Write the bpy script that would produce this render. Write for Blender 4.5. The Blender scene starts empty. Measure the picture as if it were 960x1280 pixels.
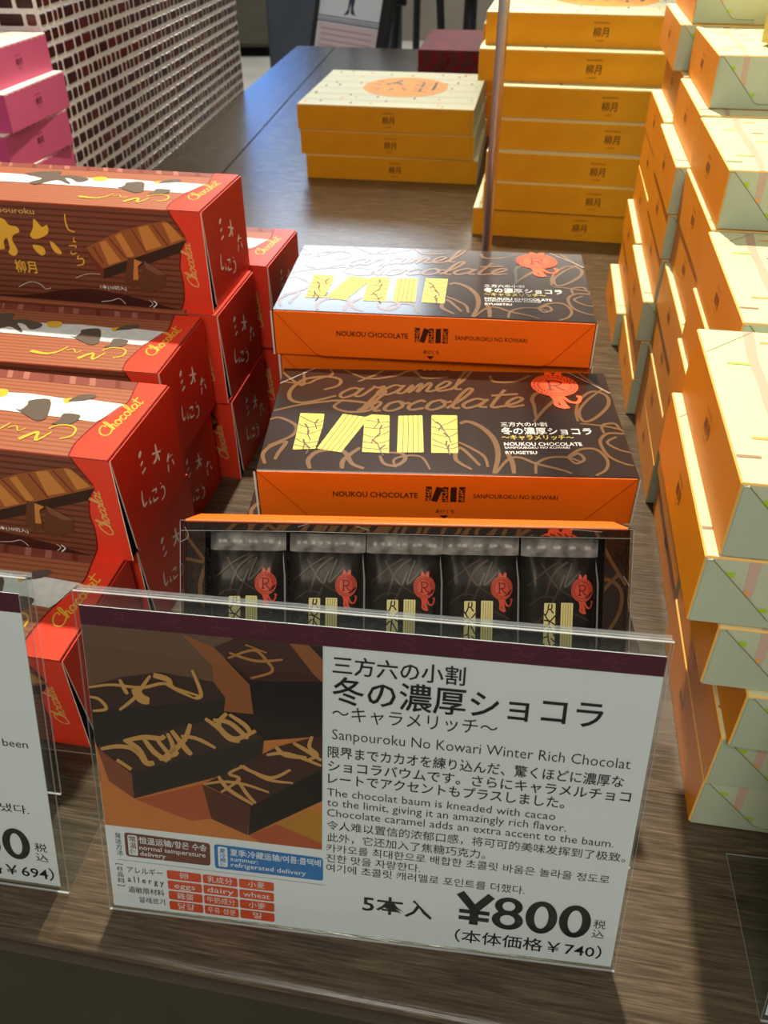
import bpy, math, random
from mathutils import Vector, Matrix
from math import radians as R, sin, cos, pi

scene = bpy.context.scene
C = scene.collection
rnd = random.Random(7)

# ------------------------------------------------------------------ camera
cam_data = bpy.data.cameras.new('camera')
cam = bpy.data.objects.new('camera', cam_data)
C.objects.link(cam)
cam_data.sensor_fit = 'VERTICAL'
cam_data.sensor_height = 24.0
cam_data.lens = 1054.33 / 1280 * 24.0
cam_data.clip_start = 0.01
cam_data.clip_end = 60
_p, _r = R(37.783), R(-0.182)
_f = Vector((0, cos(_p), -sin(_p)))
_rt = Vector((1, 0, 0))
_up = _rt.cross(_f)
_x = _rt * cos(_r) + _up * sin(_r)
_y = -_rt * sin(_r) + _up * cos(_r)
_z = -_f
cam.matrix_world = Matrix(((_x.x, _y.x, _z.x, 0), (_x.y, _y.y, _z.y, 0), (_x.z, _y.z, _z.z, .4), (0, 0, 0, 1)))
cam_data.dof.use_dof = True
cam_data.dof.focus_distance = 0.43
cam_data.dof.aperture_fstop = 13.0
scene.camera = cam

# ------------------------------------------------------------------ world, lamps, exposure
world = bpy.data.worlds.new('shop_ambience')
scene.world = world
world.use_nodes = True
world.node_tree.nodes['Background'].inputs[0].default_value = (1.0, 0.90, 0.78, 1)
world.node_tree.nodes['Background'].inputs[1].default_value = 0.28


def lamp(name, kind, loc, target, power, color, size=.1, size_y=None, cone=None, blend=.4):
    d = bpy.data.lights.new(name, kind)
    d.energy = power
    d.color = color
    if kind == 'AREA':
        d.shape = 'RECTANGLE'
        d.size = size
        d.size_y = size_y or size
    else:
        d.shadow_soft_size = size
    if kind == 'SPOT':
        d.spot_size = cone
        d.spot_blend = blend
    o = bpy.data.objects.new(name, d)
    C.objects.link(o)
    o.location = loc
    o.rotation_euler = (Vector(target) - Vector(loc)).to_track_quat('-Z', 'Y').to_euler()
    return o


lamp('overhead_spot', 'SPOT', (.075, 1.68, 1.75), (-.02, .40, 0), 330, (1, .89, .72), .035, cone=R(54), blend=.8)
lamp('overhead_spot', 'SPOT', (-.15, 2.0, 1.75), (.0, 1.6, 0), 70, (1, .90, .76), .05, cone=R(42), blend=.8)  # spot added to brighten the lids of the rear piles
lamp('overhead_spot', 'SPOT', (1.2, 2.6, 1.75), (.4, 1.2, 0), 20, (1, .90, .76), .05, cone=R(80), blend=.8)
lamp('overhead_light', 'AREA', (-.25, -1.0, 1.75), (0, .4, 0), 20, (1, .93, .82), .9, .6)
lamp('overhead_light', 'AREA', (-.42, 4.65, 1.75), (-.42, 4.66, 0), 70, (.72, .86, 1.0), 1.25, 1.3)
lamp('overhead_light', 'AREA', (.9, 5.9, 1.75), (.9, 5.91, 0), 60, (1, .93, .8), 1.6, .6)  # light added to brighten the far floor and cabinets

scene.view_settings.view_transform = 'Standard'
scene.view_settings.look = 'None'
scene.view_settings.exposure = 0.0
scene.view_settings.gamma = 1.0
scene.view_settings.use_curve_mapping = False


# ------------------------------------------------------------------ materials
def lin(c):
    out = []
    for v in c:
        v = v / 255
        out.append(v / 12.92 if v <= .04045 else ((v + .055) / 1.055) ** 2.4)
    return (*out, 1)


M = {}


def mat(name, rgb, rough=.5, spec=.4, metal=0, emit=0):
    m = bpy.data.materials.new(name)
    m.use_nodes = True
    b = m.node_tree.nodes['Principled BSDF']
    b.inputs['Base Color'].default_value = lin(rgb)
    b.inputs['Roughness'].default_value = rough
    b.inputs['Specular IOR Level'].default_value = spec
    b.inputs['Metallic'].default_value = metal
    if emit:
        b.inputs['Emission Color'].default_value = lin(rgb)
        b.inputs['Emission Strength'].default_value = emit
    M[name] = m
    return m


def N(m, kind, **kw):
    n = m.node_tree.nodes.new(kind)
    for k, v in kw.items():
        if hasattr(n, k):
            setattr(n, k, v)
        else:
            n.inputs[k].default_value = v
    return n


def L(m, a, b):
    m.node_tree.links.new(a, b)


def ramp(m, fac, stops):
    n = m.node_tree.nodes.new('ShaderNodeValToRGB')
    e = n.color_ramp.elements
    while len(e) < len(stops):
        e.new(.5)
    for el, (p, c) in zip(e, stops):
        el.position = p
        el.color = lin(c)
    L(m, fac, n.inputs[0])
    return n


def coords(m, scale=(1, 1, 1), rot=(0, 0, 0)):
    t = m.node_tree.nodes.new('ShaderNodeTexCoord')
    mp = m.node_tree.nodes.new('ShaderNodeMapping')
    mp.inputs['Scale'].default_value = scale
    mp.inputs['Rotation'].default_value = rot
    L(m, t.outputs['Object'], mp.inputs[0])
    return mp.outputs[0]


def mottled(name, rgb, rgb2, scale=60, rough=.5, spec=.4, bump=0, stretch=(1, 1, 1)):
    m = mat(name, rgb, rough, spec)
    b = m.node_tree.nodes['Principled BSDF']
    co = coords(m, stretch)
    n = N(m, 'ShaderNodeTexNoise', Scale=scale, Detail=4.0)
    L(m, co, n.inputs['Vector'])
    r = ramp(m, n.outputs['Fac'], [(.35, rgb), (.65, rgb2)])
    L(m, r.outputs[0], b.inputs['Base Color'])
    if bump:
        bp = N(m, 'ShaderNodeBump', Strength=bump, Distance=.001)
        L(m, n.outputs['Fac'], bp.inputs['Height'])
        L(m, bp.outputs[0], b.inputs['Normal'])
    return m


def striped(name, rgb, rgb2, axis, period, rough=.45):
    """fine printed stripes running along the box"""
    m = mat(name, rgb, rough, .35)
    b = m.node_tree.nodes['Principled BSDF']
    w = N(m, 'ShaderNodeTexWave', wave_type='BANDS', bands_direction=axis, wave_profile='SIN')
    w.inputs['Scale'].default_value = 1 / period / 20 * 2 * pi * .5
    w.inputs['Scale'].default_value = pi / (10 * period)
    w.inputs['Distortion'].default_value = .6
    w.inputs['Detail'].default_value = 1.0
    w.inputs['Detail Scale'].default_value = .2
    L(m, coords(m), w.inputs['Vector'])
    r = ramp(m, w.outputs['Fac'], [(.15, rgb2), (.45, rgb)])
    L(m, r.outputs[0], b.inputs['Base Color'])
    return m


def clear(name, tint=(245, 248, 248), gloss=1.0, rough=.02, base=.03):
    """thin clear plastic: fresnel mix of transparency and sheen"""
    m = bpy.data.materials.new(name)
    m.use_nodes = True
    nt = m.node_tree
    nt.nodes.clear()
    out = nt.nodes.new('ShaderNodeOutputMaterial')
    mix = nt.nodes.new('ShaderNodeMixShader')
    tr = nt.nodes.new('ShaderNodeBsdfTransparent')
    gl = nt.nodes.new('ShaderNodeBsdfGlossy')
    lw = nt.nodes.new('ShaderNodeLayerWeight')
    lw.inputs['Blend'].default_value = .5
    fr = nt.nodes.new('ShaderNodeMath')
    fr.operation = 'POWER'
    fr.inputs[1].default_value = 5.0
    nt.links.new(lw.outputs['Facing'], fr.inputs[0])
    mul = nt.nodes.new('ShaderNodeMath')
    mul.operation = 'MULTIPLY_ADD'
    mul.inputs[1].default_value = gloss
    mul.inputs[2].default_value = base
    tr.inputs[0].default_value = lin(tint)
    gl.inputs['Roughness'].default_value = rough
    nt.links.new(fr.outputs[0], mul.inputs[0])
    nt.links.new(mul.outputs[0], mix.inputs[0])
    nt.links.new(tr.outputs[0], mix.inputs[1])
    nt.links.new(gl.outputs[0], mix.inputs[2])
    nt.links.new(mix.outputs[0], out.inputs[0])
    M[name] = m
    return m


def cloudy(name, rgb, alpha, rough=.15):
    """the bright cut edge of clear plastic"""
    m = mat(name, rgb, rough, .5)
    m.node_tree.nodes['Principled BSDF'].inputs['Alpha'].default_value = alpha
    return m


mat('orange_print', (248, 112, 14), .42, .35)
mat('orange_fold', (196, 74, 6), .5, .3)
mat('dark_print', (60, 24, 14), .5, .3)
mat('ink', (22, 20, 20), .5, .3)
mat('white_print', (238, 236, 230), .5, .3)
mat('paper_edge', (225, 218, 205), .7, .2)
mat('pale_yellow', (218, 198, 80), .4, .2)
mat('crack', (70, 46, 14), .5, .3)
mat('swirl', (112, 78, 44), .22, .4)
mat('seal', (244, 84, 26), .4, .25)
mat('seal_dark', (120, 22, 8), .5, .3)
mat('red_print', (226, 62, 38), .40, .35)
mat('red_end_shaded', (196, 42, 20), .45, .35)  # print red darkened, the end flaps' shade put into its colour
mat('red_ring', (196, 44, 20), .45, .35)
mat('red_fold', (120, 16, 8), .5, .3)
mat('gold_print', (226, 178, 54), .42, .4)
mat('gold_text', (214, 176, 98), .42, .4)
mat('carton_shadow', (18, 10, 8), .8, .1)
mat('chocolate_a', (150, 88, 44), .45, .3)
mat('chocolate_b', (196, 130, 62), .45, .3)
mat('chocolate_c', (52, 32, 22), .45, .3)
mat('chocolate_d', (98, 56, 36), .45, .3)
mat('chocolate_e', (124, 82, 56), .45, .3)
mat('chocolate_f', (112, 48, 26), .45, .3)
mat('wave_dark', (66, 28, 20), .4, .4)
mat('maroon_trim', (164, 62, 42), .45, .3)
mat('strip_red', (128, 66, 54), .42, .35)
mat('strip_light', (164, 104, 88), .42, .35)
mat('blob', (92, 80, 70), .45, .3)
mottled('white_band', (222, 226, 222), (208, 214, 212), 200, .5, .3)
mat('red_frame', (226, 74, 40), .42, .35)
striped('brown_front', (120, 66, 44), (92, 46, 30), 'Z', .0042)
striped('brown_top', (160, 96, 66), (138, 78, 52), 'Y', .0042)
mottled('dark_board', (46, 30, 22), (40, 26, 19), 900, .17, .5)
mottled('orange_board', (226, 138, 18), (220, 131, 14), 30, .45, .15)
mottled('yellow_board', (226, 152, 24), (220, 145, 20), 30, .45, .2)
mat('orange_edge', (236, 184, 90), .5, .3)
mat('cream_board', (212, 210, 166), .45, .3)
mat('green_board', (192, 202, 172), .45, .3)
mat('green_fold', (178, 190, 164), .45, .3)
mat('fold_line', (120, 112, 84), .6, .2)
mat('pink_band', (196, 168, 142), .5, .3)
mat('pink_band_end', (206, 176, 156), .5, .3)
mat('dash_green', (170, 208, 50), .5, .3)
mat('dash_orange', (244, 172, 70), .5, .3)
mat('dash_brown', (160, 124, 92), .5, .3)
mat('oval_orange', (244, 160, 40), .5, .15)
mat('logo_brown', (112, 66, 14), .5, .3)
mat('pink_board', (206, 92, 130), .45, .3)
mat('pink_side', (200, 76, 132), .45, .3)
mat('pink_logo', (120, 44, 70), .5, .3)
mat('cream_white', (245, 240, 225), .5, .3)
mat('card_white', (226, 229, 230), .55, .3)
mat('card_maroon', (74, 6, 32), .5, .3)
mat('card_floral', (92, 22, 48), .5, .3)
mat('card_brown', (112, 62, 48), .5, .3)
mat('card_blue', (40, 116, 184), .5, .3)
mat('card_orange', (212, 78, 40), .5, .3)
mat('card_grey', (160, 160, 160), .5, .3)
mat('photo_table', (198, 118, 56), .5, .3)
mat('photo_dark', (34, 18, 14), .5, .3)
mat('photo_grey', (104, 76, 56), .5, .3)
mat('photo_top', (60, 40, 32), .5, .3)
mat('photo_front', (40, 30, 26), .5, .3)
mat('photo_end', (132, 70, 48), .5, .3)
mat('photo_end2', (146, 84, 46), .5, .3)
mat('photo_end3', (86, 42, 28), .5, .3)
mat('photo_black', (22, 12, 10), .5, .3)
mat('photo_top4', (64, 32, 24), .5, .3)
mat('photo_red', (172, 82, 44), .5, .3)
mat('photo_must', (180, 122, 36), .5, .3)
mat('drizzle', (200, 148, 84), .5, .3)
mat('drizzle2', (176, 118, 60), .5, .3)
clear('clear_acrylic', (246, 249, 249), 1.0, .02, .02)
clear('clear_film', (236, 232, 224), 1.0, .06, .015)
cloudy('acrylic_edge', (236, 240, 242), .38)
mottled('foil_black', (20, 16, 14), (28, 23, 20), 300, .32, .25)
mottled('foil_crimp', (110, 112, 116), (172, 174, 178), 160, .3, .6)
mat('foil_brown', (62, 42, 28), .35, .4)
mat('foil_edge', (150, 150, 150), .3, .6)
mat('bar_pale', (242, 238, 172), .4, .4)
mat('bar_line', (150, 146, 80), .4, .4)
mat('seal_soft', (226, 84, 60), .4, .4)
mat('steel', (205, 202, 198), .34, .5, 1.0)
mat('steel_dark', (70, 66, 64), .35, .5, 1.0)
mottled('apron_green', (54, 50, 32), (47, 43, 28), 20, .6, .3)
mat('tile_dark', (58, 8, 10), .2, .6)
mat('tile_red', (92, 20, 16), .2, .6)
mat('tile_brown', (92, 44, 22), .2, .6)
mottled('grout', (246, 244, 238), (234, 230, 222), 300, .8, .2, .6)
mottled('cabinet_olive', (78, 72, 58), (70, 64, 52), 6, .5, .3, 0, (1, 1, 12))
mottled('cabinet_slate', (66, 70, 76), (58, 62, 68), 6, .45, .4)
mat('gap_dark', (22, 20, 16), .8, .1)
mottled('floor_tile', (186, 182, 170), (168, 164, 152), 3, .5, .4)
mottled('wall_paint', (120, 112, 100), (110, 102, 92), 3, .8, .2)
mat('black_frame', (20, 20, 22), .4, .4)
mat('poster_white', (226, 230, 238), .35, .5)
mat('poster_pink', (218, 196, 200), .35, .5)
mat('poster_line', (96, 90, 100), .5, .3)
mat('poster_text', (180, 140, 140), .5, .3)
mat('poster_suit', (52, 62, 78), .5, .3)
mottled('red_carton', (158, 22, 28), (112, 26, 26), 26, .55, .1)
mottled('red_carton_front', (112, 22, 28), (78, 34, 30), 30, .45, .4)
mat('stool_black', (26, 25, 24), .4, .4)
mat('blue_glow', (84, 156, 255), .2, .5, 0, 5.0)  # emission of the added blue panel
mat('panel_frame_grey', (80, 84, 88), .5, .3)
mottled('packet_yellow', (232, 214, 120), (214, 190, 84), 90, .25, .6)

# table wood: grain along the boards, weathered grey brown
m = mat('table_wood', (110, 92, 74), .3, .45)
b = m.node_tree.nodes['Principled BSDF']
co = coords(m, (1.6, 22, 22))
n1 = N(m, 'ShaderNodeTexNoise', Scale=11.0, Detail=9.0, Roughness=.66, Distortion=1.6)
L(m, co, n1.inputs['Vector'])
co2 = coords(m, (8, 260, 260))
n2 = N(m, 'ShaderNodeTexNoise', Scale=3.0, Detail=5.0, Roughness=.6)
L(m, co2, n2.inputs['Vector'])
r1 = ramp(m, n1.outputs['Fac'], [(.28, (60, 50, 37)), (.5, (84, 71, 54)), (.72, (110, 95, 75))])
r2 = ramp(m, n2.outputs['Fac'], [(.3, (128, 120, 112)), (.62, (255, 255, 255))])
mx = N(m, 'ShaderNodeMixRGB', blend_type='MULTIPLY')
mx.inputs[0].default_value = .75
L(m, r1.outputs[0], mx.inputs[1])
L(m, r2.outputs[0], mx.inputs[2])
# board joints: two fine dark lines in depth, one along the left breadboard end
tc = m.node_tree.nodes.new('ShaderNodeTexCoord')
sx = m.node_tree.nodes.new('ShaderNodeSeparateXYZ')
L(m, tc.outputs['Object'], sx.inputs[0])
md = N(m, 'ShaderNodeMath', operation='PINGPONG')
md.inputs[1].default_value = .3
L(m, sx.outputs['Y'], md.inputs[0])
lt = N(m, 'ShaderNodeMath', operation='LESS_THAN')
lt.inputs[1].default_value = .0012
L(m, md.outputs[0], lt.inputs[0])
mx2 = N(m, 'ShaderNodeMixRGB')
mx2.inputs[2].default_value = lin((50, 38, 28))
L(m, lt.outputs[0], mx2.inputs[0])
L(m, mx.outputs[0], mx2.inputs[1])
L(m, mx2.outputs[0], b.inputs['Base Color'])
rr = N(m, 'ShaderNodeMapRange')
rr.inputs[3].default_value = .16
rr.inputs[4].default_value = .34
L(m, n2.outputs['Fac'], rr.inputs[0])
L(m, rr.outputs[0], b.inputs['Roughness'])
bp = N(m, 'ShaderNodeBump', Strength=.22, Distance=.0008)
L(m, n2.outputs['Fac'], bp.inputs['Height'])
L(m, bp.outputs[0], b.inputs['Normal'])


# ------------------------------------------------------------------ mesh helpers
def area2(p):
    return sum(p[i][0] * p[(i + 1) % len(p)][1] - p[(i + 1) % len(p)][0] * p[i][1] for i in range(len(p)))


def clip_poly(poly, rect):
    x0, y0, x1, y1 = rect
    for ax, lim, s in ((0, x0, 1), (0, x1, -1), (1, y0, 1), (1, y1, -1)):
        out = []
        for i in range(len(poly)):
            a, c = poly[i], poly[(i + 1) % len(poly)]
            ia, ic = s * (a[ax] - lim) >= 0, s * (c[ax] - lim) >= 0
            if ia:
                out.append(a)
            if ia != ic:
                t = (lim - a[ax]) / (c[ax] - a[ax])
                out.append((a[0] + t * (c[0] - a[0]), a[1] + t * (c[1] - a[1])))
        poly = out
        if len(poly) < 3:
            return []
    return poly


def smooth(pts, n=6, closed=False):
    if len(pts) < 3:
        return list(pts)
    P = list(pts)
    if closed:
        P = [P[-1]] + P + [P[0], P[1]]
    else:
        P = [P[0]] + P + [P[-1]]
    out = []
    for i in range(1, len(P) - 2):
        for k in range(n):
            t = k / n
            out.append(tuple(.5 * (2 * P[i][d] + (P[i + 1][d] - P[i - 1][d]) * t + (2 * P[i - 1][d] - 5 * P[i][d] + 4 * P[i + 1][d] - P[i + 2][d]) * t * t
                       + (3 * P[i][d] - P[i - 1][d] - 3 * P[i + 1][d] + P[i + 2][d]) * t ** 3) for d in range(2)))
    if not closed:
        out.append(tuple(P[-2]))
    return out


TEXTS = {}


def text_mesh(s, bold=0.0):
    """outline of a word in the built-in lettering, as flat polygons"""
    k = (s, bold)
    if k not in TEXTS:
        cu = bpy.data.curves.new('lettering', 'FONT')
        cu.body = s
        cu.size = 1
        cu.offset = bold
        cu.resolution_u = 2
        ob = bpy.data.objects.new('lettering', cu)
        C.objects.link(ob)
        bpy.context.view_layer.update()
        me = bpy.data.meshes.new_from_object(ob.evaluated_get(bpy.context.evaluated_depsgraph_get()))
        v = [(p.co.x, p.co.y) for p in me.vertices]
        f = [tuple(p.vertices) for p in me.polygons]
        xs = [p[0] for p in v] or [0, 1]
        ys = [p[1] for p in v] or [0, 1]
        TEXTS[k] = (v, f, min(xs), max(xs), min(ys), max(ys))
        bpy.data.objects.remove(ob)
        bpy.data.curves.remove(cu)
        bpy.data.meshes.remove(me)
    return TEXTS[k]


class MB:
    def __init__(s):
        s.v, s.f, s.m, s.names = [], [], [], []
        s.smooth = set()

    def mi(s, name):
        if name not in s.names:
            s.names.append(name)
        return s.names.index(name)

    def face(s, pts, mt, sm=False):
        k = len(s.v)
        s.v += [tuple(p) for p in pts]
        s.f.append(tuple(range(k, k + len(pts))))
        s.m.append(s.mi(mt))

    def mesh(s, verts, faces, mt, sm=True):
        k = len(s.v)
        s.v += [tuple(p) for p in verts]
        s.mi(mt)
        for f in faces:
            if sm:
                s.smooth.add(len(s.f))
            s.f.append(tuple(i + k for i in f))
            s.m.append(s.mi(mt))

    def box(s, x0, x1, y0, y1, z0, z1, mt, c=.0006, edge=None, **fm):
        """carton with small chamfers; fm: front back left right top bottom materials"""
        g = lambda k: fm.get(k, mt)
        e = edge or mt
        X, Y, Z = (x0, x1), (y0, y1), (z0, z1)
        sg = (1, -1)

        def P(i, j, k, ax):
            p = [X[i], Y[j], Z[k]]
            for a, (idx) in enumerate((i, j, k)):
                if a != ax:
                    p[a] += c * sg[idx]
            return tuple(p)
        F = {'left': [P(0, 1, 0, 0), P(0, 0, 0, 0), P(0, 0, 1, 0), P(0, 1, 1, 0)],
             'right': [P(1, 0, 0, 0), P(1, 1, 0, 0), P(1, 1, 1, 0), P(1, 0, 1, 0)],
             'front': [P(0, 0, 0, 1), P(1, 0, 0, 1), P(1, 0, 1, 1), P(0, 0, 1, 1)],
             'back': [P(1, 1, 0, 1), P(0, 1, 0, 1), P(0, 1, 1, 1), P(1, 1, 1, 1)],
             'bottom': [P(0, 1, 0, 2), P(1, 1, 0, 2), P(1, 0, 0, 2), P(0, 0, 0, 2)],
             'top': [P(0, 0, 1, 2), P(1, 0, 1, 2), P(1, 1, 1, 2), P(0, 1, 1, 2)]}
        for k, q in F.items():
            s.face(q, g(k))
        em = fm.get('edges', {})
        for i in (0, 1):
            for j in (0, 1):
                q = [P(i, j, 0, 0), P(i, j, 1, 0), P(i, j, 1, 1), P(i, j, 0, 1)]
                s.face(q if (i + j) % 2 else q[::-1], e)
                q = [P(i, 0, j, 0), P(i, 1, j, 0), P(i, 1, j, 2), P(i, 0, j, 2)]
                s.face(q[::-1] if (i + j) % 2 else q, e)
                q = [P(0, i, j, 1), P(1, i, j, 1), P(1, i, j, 2), P(0, i, j, 2)]
                s.face(q if (i + j) % 2 else q[::-1], e)
        for i in (0, 1):
            for j in (0, 1):
                for k in (0, 1):
                    q = [P(i, j, k, 0), P(i, j, k, 1), P(i, j, k, 2)]
                    s.face(q if (i + j + k) % 2 else q[::-1], e)

    def tube(s, pts, r, mt, n=12, cap=True):
        rings = []
        for i, p in enumerate(pts):
            p = Vector(p)
            a = Vector(pts[max(i - 1, 0)])
            c = Vector(pts[min(i + 1, len(pts) - 1)])
            d = (c - a).normalized()
            u = d.orthogonal().normalized() if i == 0 else (u - d * u.dot(d)).normalized()
            w = d.cross(u)
            rr = r[i] if isinstance(r, (list, tuple)) else r
            rings.append([p + (u * cos(2 * pi * k / n) + w * sin(2 * pi * k / n)) * rr for k in range(n)])
        v = [q for g in rings for q in g]
        f = [(i * n + k, i * n + (k + 1) % n, (i + 1) * n + (k + 1) % n, (i + 1) * n + k) for i in range(len(pts) - 1) for k in range(n)]
        s.mesh(v, f, mt)
        if cap:
            s.face(rings[0][::-1], mt)
            s.face(rings[-1], mt)

    def lathe(s, prof, mt, n=32, o=(0, 0, 0)):
        v = [(o[0] + r * cos(2 * pi * k / n), o[1] + r * sin(2 * pi * k / n), o[2] + z) for r, z in prof for k in range(n)]
        f = [(i * n + k, i * n + (k + 1) % n, (i + 1) * n + (k + 1) % n, (i + 1) * n + k) for i in range(len(prof) - 1) for k in range(n)]
        s.mesh(v, f, mt)

    def build(s, name, parent=None):
        me = bpy.data.meshes.new(name)
        me.from_pydata(s.v, [], s.f)
        for k in s.names:
            me.materials.append(M[k])
        me.polygons.foreach_set('material_index', s.m)
        for i in s.smooth:
            me.polygons[i].use_smooth = True
        me.update()
        o = bpy.data.objects.new(name, me)
        C.objects.link(o)
        if parent:
            o.parent = parent
        return o


class Print:
    """ink printed on one flat face: origin o, axes u and v (metres), coordinates in mm"""

    def __init__(s, mb, o, u, v, rect=None):
        s.mb, s.o, s.u, s.v = mb, Vector(o), Vector(u), Vector(v)
        s.n = s.u.cross(s.v)
        s.rect = rect
        s.k = 0

    def P(s, p, layer):
        return s.o + s.u * (p[0] / 1000) + s.v * (p[1] / 1000) + s.n * (.00008 + .00005 * layer + .0000016 * (s.k % 24))

    def poly(s, pts, mt, layer=1):
        if s.rect:
            pts = clip_poly(list(pts), s.rect)
        if len(pts) < 3:
            return
        s.k += 1
        if area2(pts) < 0:
            pts = pts[::-1]
        s.mb.face([s.P(p, layer) for p in pts], mt)

    def rectg(s, x0, y0, x1, y1, mt, layer=1):
        s.poly([(x0, y0), (x1, y0), (x1, y1), (x0, y1)], mt, layer)

    def rrect(s, q, r, mt, layer=1):
        """rounded quad"""
        out = []
        n = len(q)
        for i in range(n):
            p, a, c = Vector(q[i]), Vector(q[i - 1]), Vector(q[(i + 1) % n])
            d1, d2 = (a - p).normalized() * r, (c - p).normalized() * r
            for t in (0, .33, .67, 1):
                w = (p + d1) * (1 - t) ** 2 + p * 2 * t * (1 - t) + (p + d2) * t * t
                out.append((w.x, w.y))
        s.poly(out, mt, layer)

    def blob(s, pts, mt, layer=1, n=5):
        s.poly(smooth(pts, n, True), mt, layer)

    def disc(s, c, rx, ry, mt, layer=1, n=28):
        s.poly([(c[0] + rx * cos(2 * pi * k / n), c[1] + ry * sin(2 * pi * k / n)) for k in range(n)], mt, layer)

    def stroke(s, pts, w, mt, layer=1, n=6, taper=0.0, raw=False):
        p = list(pts) if raw else smooth(pts, n)
        if len(p) < 2:
            return
        Lp, Rp = [], []
        for i in range(len(p)):
            a, c = p[max(i - 1, 0)], p[min(i + 1, len(p) - 1)]
            dx, dy = c[0] - a[0], c[1] - a[1]
            l = math.hypot(dx, dy) or 1
            t = i / (len(p) - 1)
            ww = w if not isinstance(w, (list, tuple)) else w[0] + (w[1] - w[0]) * t
            if taper:
                ww *= 1 - taper * abs(2 * t - 1) ** 2
            Lp.append((p[i][0] - dy / l * ww / 2, p[i][1] + dx / l * ww / 2))
            Rp.append((p[i][0] + dy / l * ww / 2, p[i][1] - dx / l * ww / 2))
        for i in range(len(p) - 1):
            q = [Rp[i], Rp[i + 1], Lp[i + 1], Lp[i]]
            if abs(area2(q)) > 1e-9:
                s.poly(q, mt, layer)

    def text(s, t, a, c, em, mt, bold=0.0, layer=2, shear=0.0, fit=True):
        """one line of lettering whose ink runs from a to c along the baseline"""
        v, f, x0, x1, y0, y1 = text_mesh(t, bold)
        d = Vector(c) - Vector(a)
        ln = d.length
        d = d / ln
        e = Vector((-d.y, d.x))
        sx = ln / ((x1 - x0) + shear * (y1 - y0) * em / (ln or 1) * 0 + 1e-9)
        pts = []
        for (x, y) in v:
            q = Vector(a) + d * ((x - x0) * sx + shear * y * em) + e * (y * em)
            pts.append((q.x, q.y))
        for fc in f:
            s.poly([pts[i] for i in fc], mt, layer)


def tag(o, label, cat, group=None):
    o['label'] = label
    o['category'] = cat
    if group:
        o['group'] = group
    return o


def structure(o):
    o['kind'] = 'structure'
    return o


def empty(name, loc, rot=(0, 0, 0)):
    o = bpy.data.objects.new(name, None)
    o.empty_display_size = .02
    C.objects.link(o)
    o.location = loc
    o.rotation_euler = rot
    return o


def place(o, loc, yaw=0.0, lean=0.0):
    o.location = loc
    o.rotation_euler = (-lean, 0, yaw)
    return o


def dup(root):
    r = root.copy()
    C.objects.link(r)
    for ch in list(root.children):
        c = ch.copy()
        C.objects.link(c)
        c.parent = r
        for g in ch.children:
            d = g.copy()
            C.objects.link(d)
            d.parent = c
    return r


# ------------------------------------------------------------------ the setting
# floor and far wall of the shop
mb = MB()
mb.box(-5, 5, -2.5, 7.6, -.80, -.75, 'floor_tile')
structure(mb.build('floor'))
mb = MB()
mb.box(-5, 5, 7.6, 7.7, -.75, 2.2, 'wall_paint')
structure(mb.build('wall_back'))
blue_panel = MB()  # glowing panel added out of view to turn the table reflection blue
blue_panel.box(-1.75, -.60, 7.56, 7.60, .10, 1.24, 'panel_frame_grey', .004)
for i in range(2):
    x = -1.71 + i * .545
    blue_panel.box(x, x + .52, 7.54, 7.565, .14, 1.20, 'blue_glow', .002)
structure(blue_panel.build('added_blue_panel'))
# pillar clad in dark red mosaic
A = Vector((-.378, 1.437, 0))
U = Vector((.123, .992, 0)).normalized()
W = Vector((-U.y, U.x, 0))
S0, S1, TZ0, TZ1 = -.278, .598, -.75, 1.3
mb = MB()


def col(s_, w_, z):
    return A + U * s_ + W * w_ + Vector((0, 0, z))


for q in ([(S0, 0), (S1, 0)], [(S1, 0), (S1, .7)], [(S1, .7), (S0, .7)], [(S0, .7), (S0, 0)]):
    (a, c), (d, e) = q
    mb.face([col(a, c, TZ0), col(d, e, TZ0), col(d, e, TZ1), col(a, c, TZ1)], 'grout')
mb.face([col(S0, 0, TZ1), col(S1, 0, TZ1), col(S1, .7, TZ1), col(S0, .7, TZ1)], 'grout')


def mosaic(o, u, ln, n, wmin, wmax):
    """rows of glass tiles standing proud of the grout"""
    z = -.034
    while z < .66:
        x = rnd.uniform(.003, .006)
        while x < ln - .006:
            w = rnd.uniform(wmin, wmax) if rnd.random() < .8 else wmax * 1.25
            w = min(w, ln - .003 - x)
            if w < .004:
                break
            h0, h1 = z + .0024 + rnd.uniform(0, .0008), z + .0160 - rnd.uniform(0, .0008)
            mt = rnd.choices(['tile_dark', 'tile_red', 'tile_brown'], [.68, .26, .06])[0]
            t, g = .0009, .0014
            j = [rnd.uniform(-.0005, .0005) for _ in range(4)]
            B = [(x, h0 + g), (x + g, h0), (x + w - g, h0), (x + w, h0 + g), (x + w, h1 - g), (x + w - g, h1), (x + g, h1), (x, h1 - g)]
            base = [o + u * (a + j[0]) + Vector((0, 0, c_)) for a, c_ in B]
            top = [o + u * (a + j[0] + (.0008 if a < x + w / 2 else -.0008)) + Vector((0, 0, c_ + (.0008 if c_ < (h0 + h1) / 2 else -.0008))) + n * t for a, c_ in B]
            k = len(mb.v)
            mb.v += [tuple(p) for p in base + top]
            mi = mb.mi(mt)
            for i in range(8):
                mb.f.append((k + i, k + (i + 1) % 8, k + 8 + (i + 1) % 8, k + 8 + i))
                mb.m.append(mi)
            mb.f.append(tuple(k + 8 + i for i in range(8)))
            mb.m.append(mi)
            x += w + rnd.uniform(.0042, .0056)
        z += .01815


mosaic(col(S0, 0, 0), U, S1 - S0, -W, .0085, .0215)
mosaic(col(S0, .42, 0), -W, .42, -U, .015, .034)
structure(mb.build('pillar_wall'))

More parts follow.
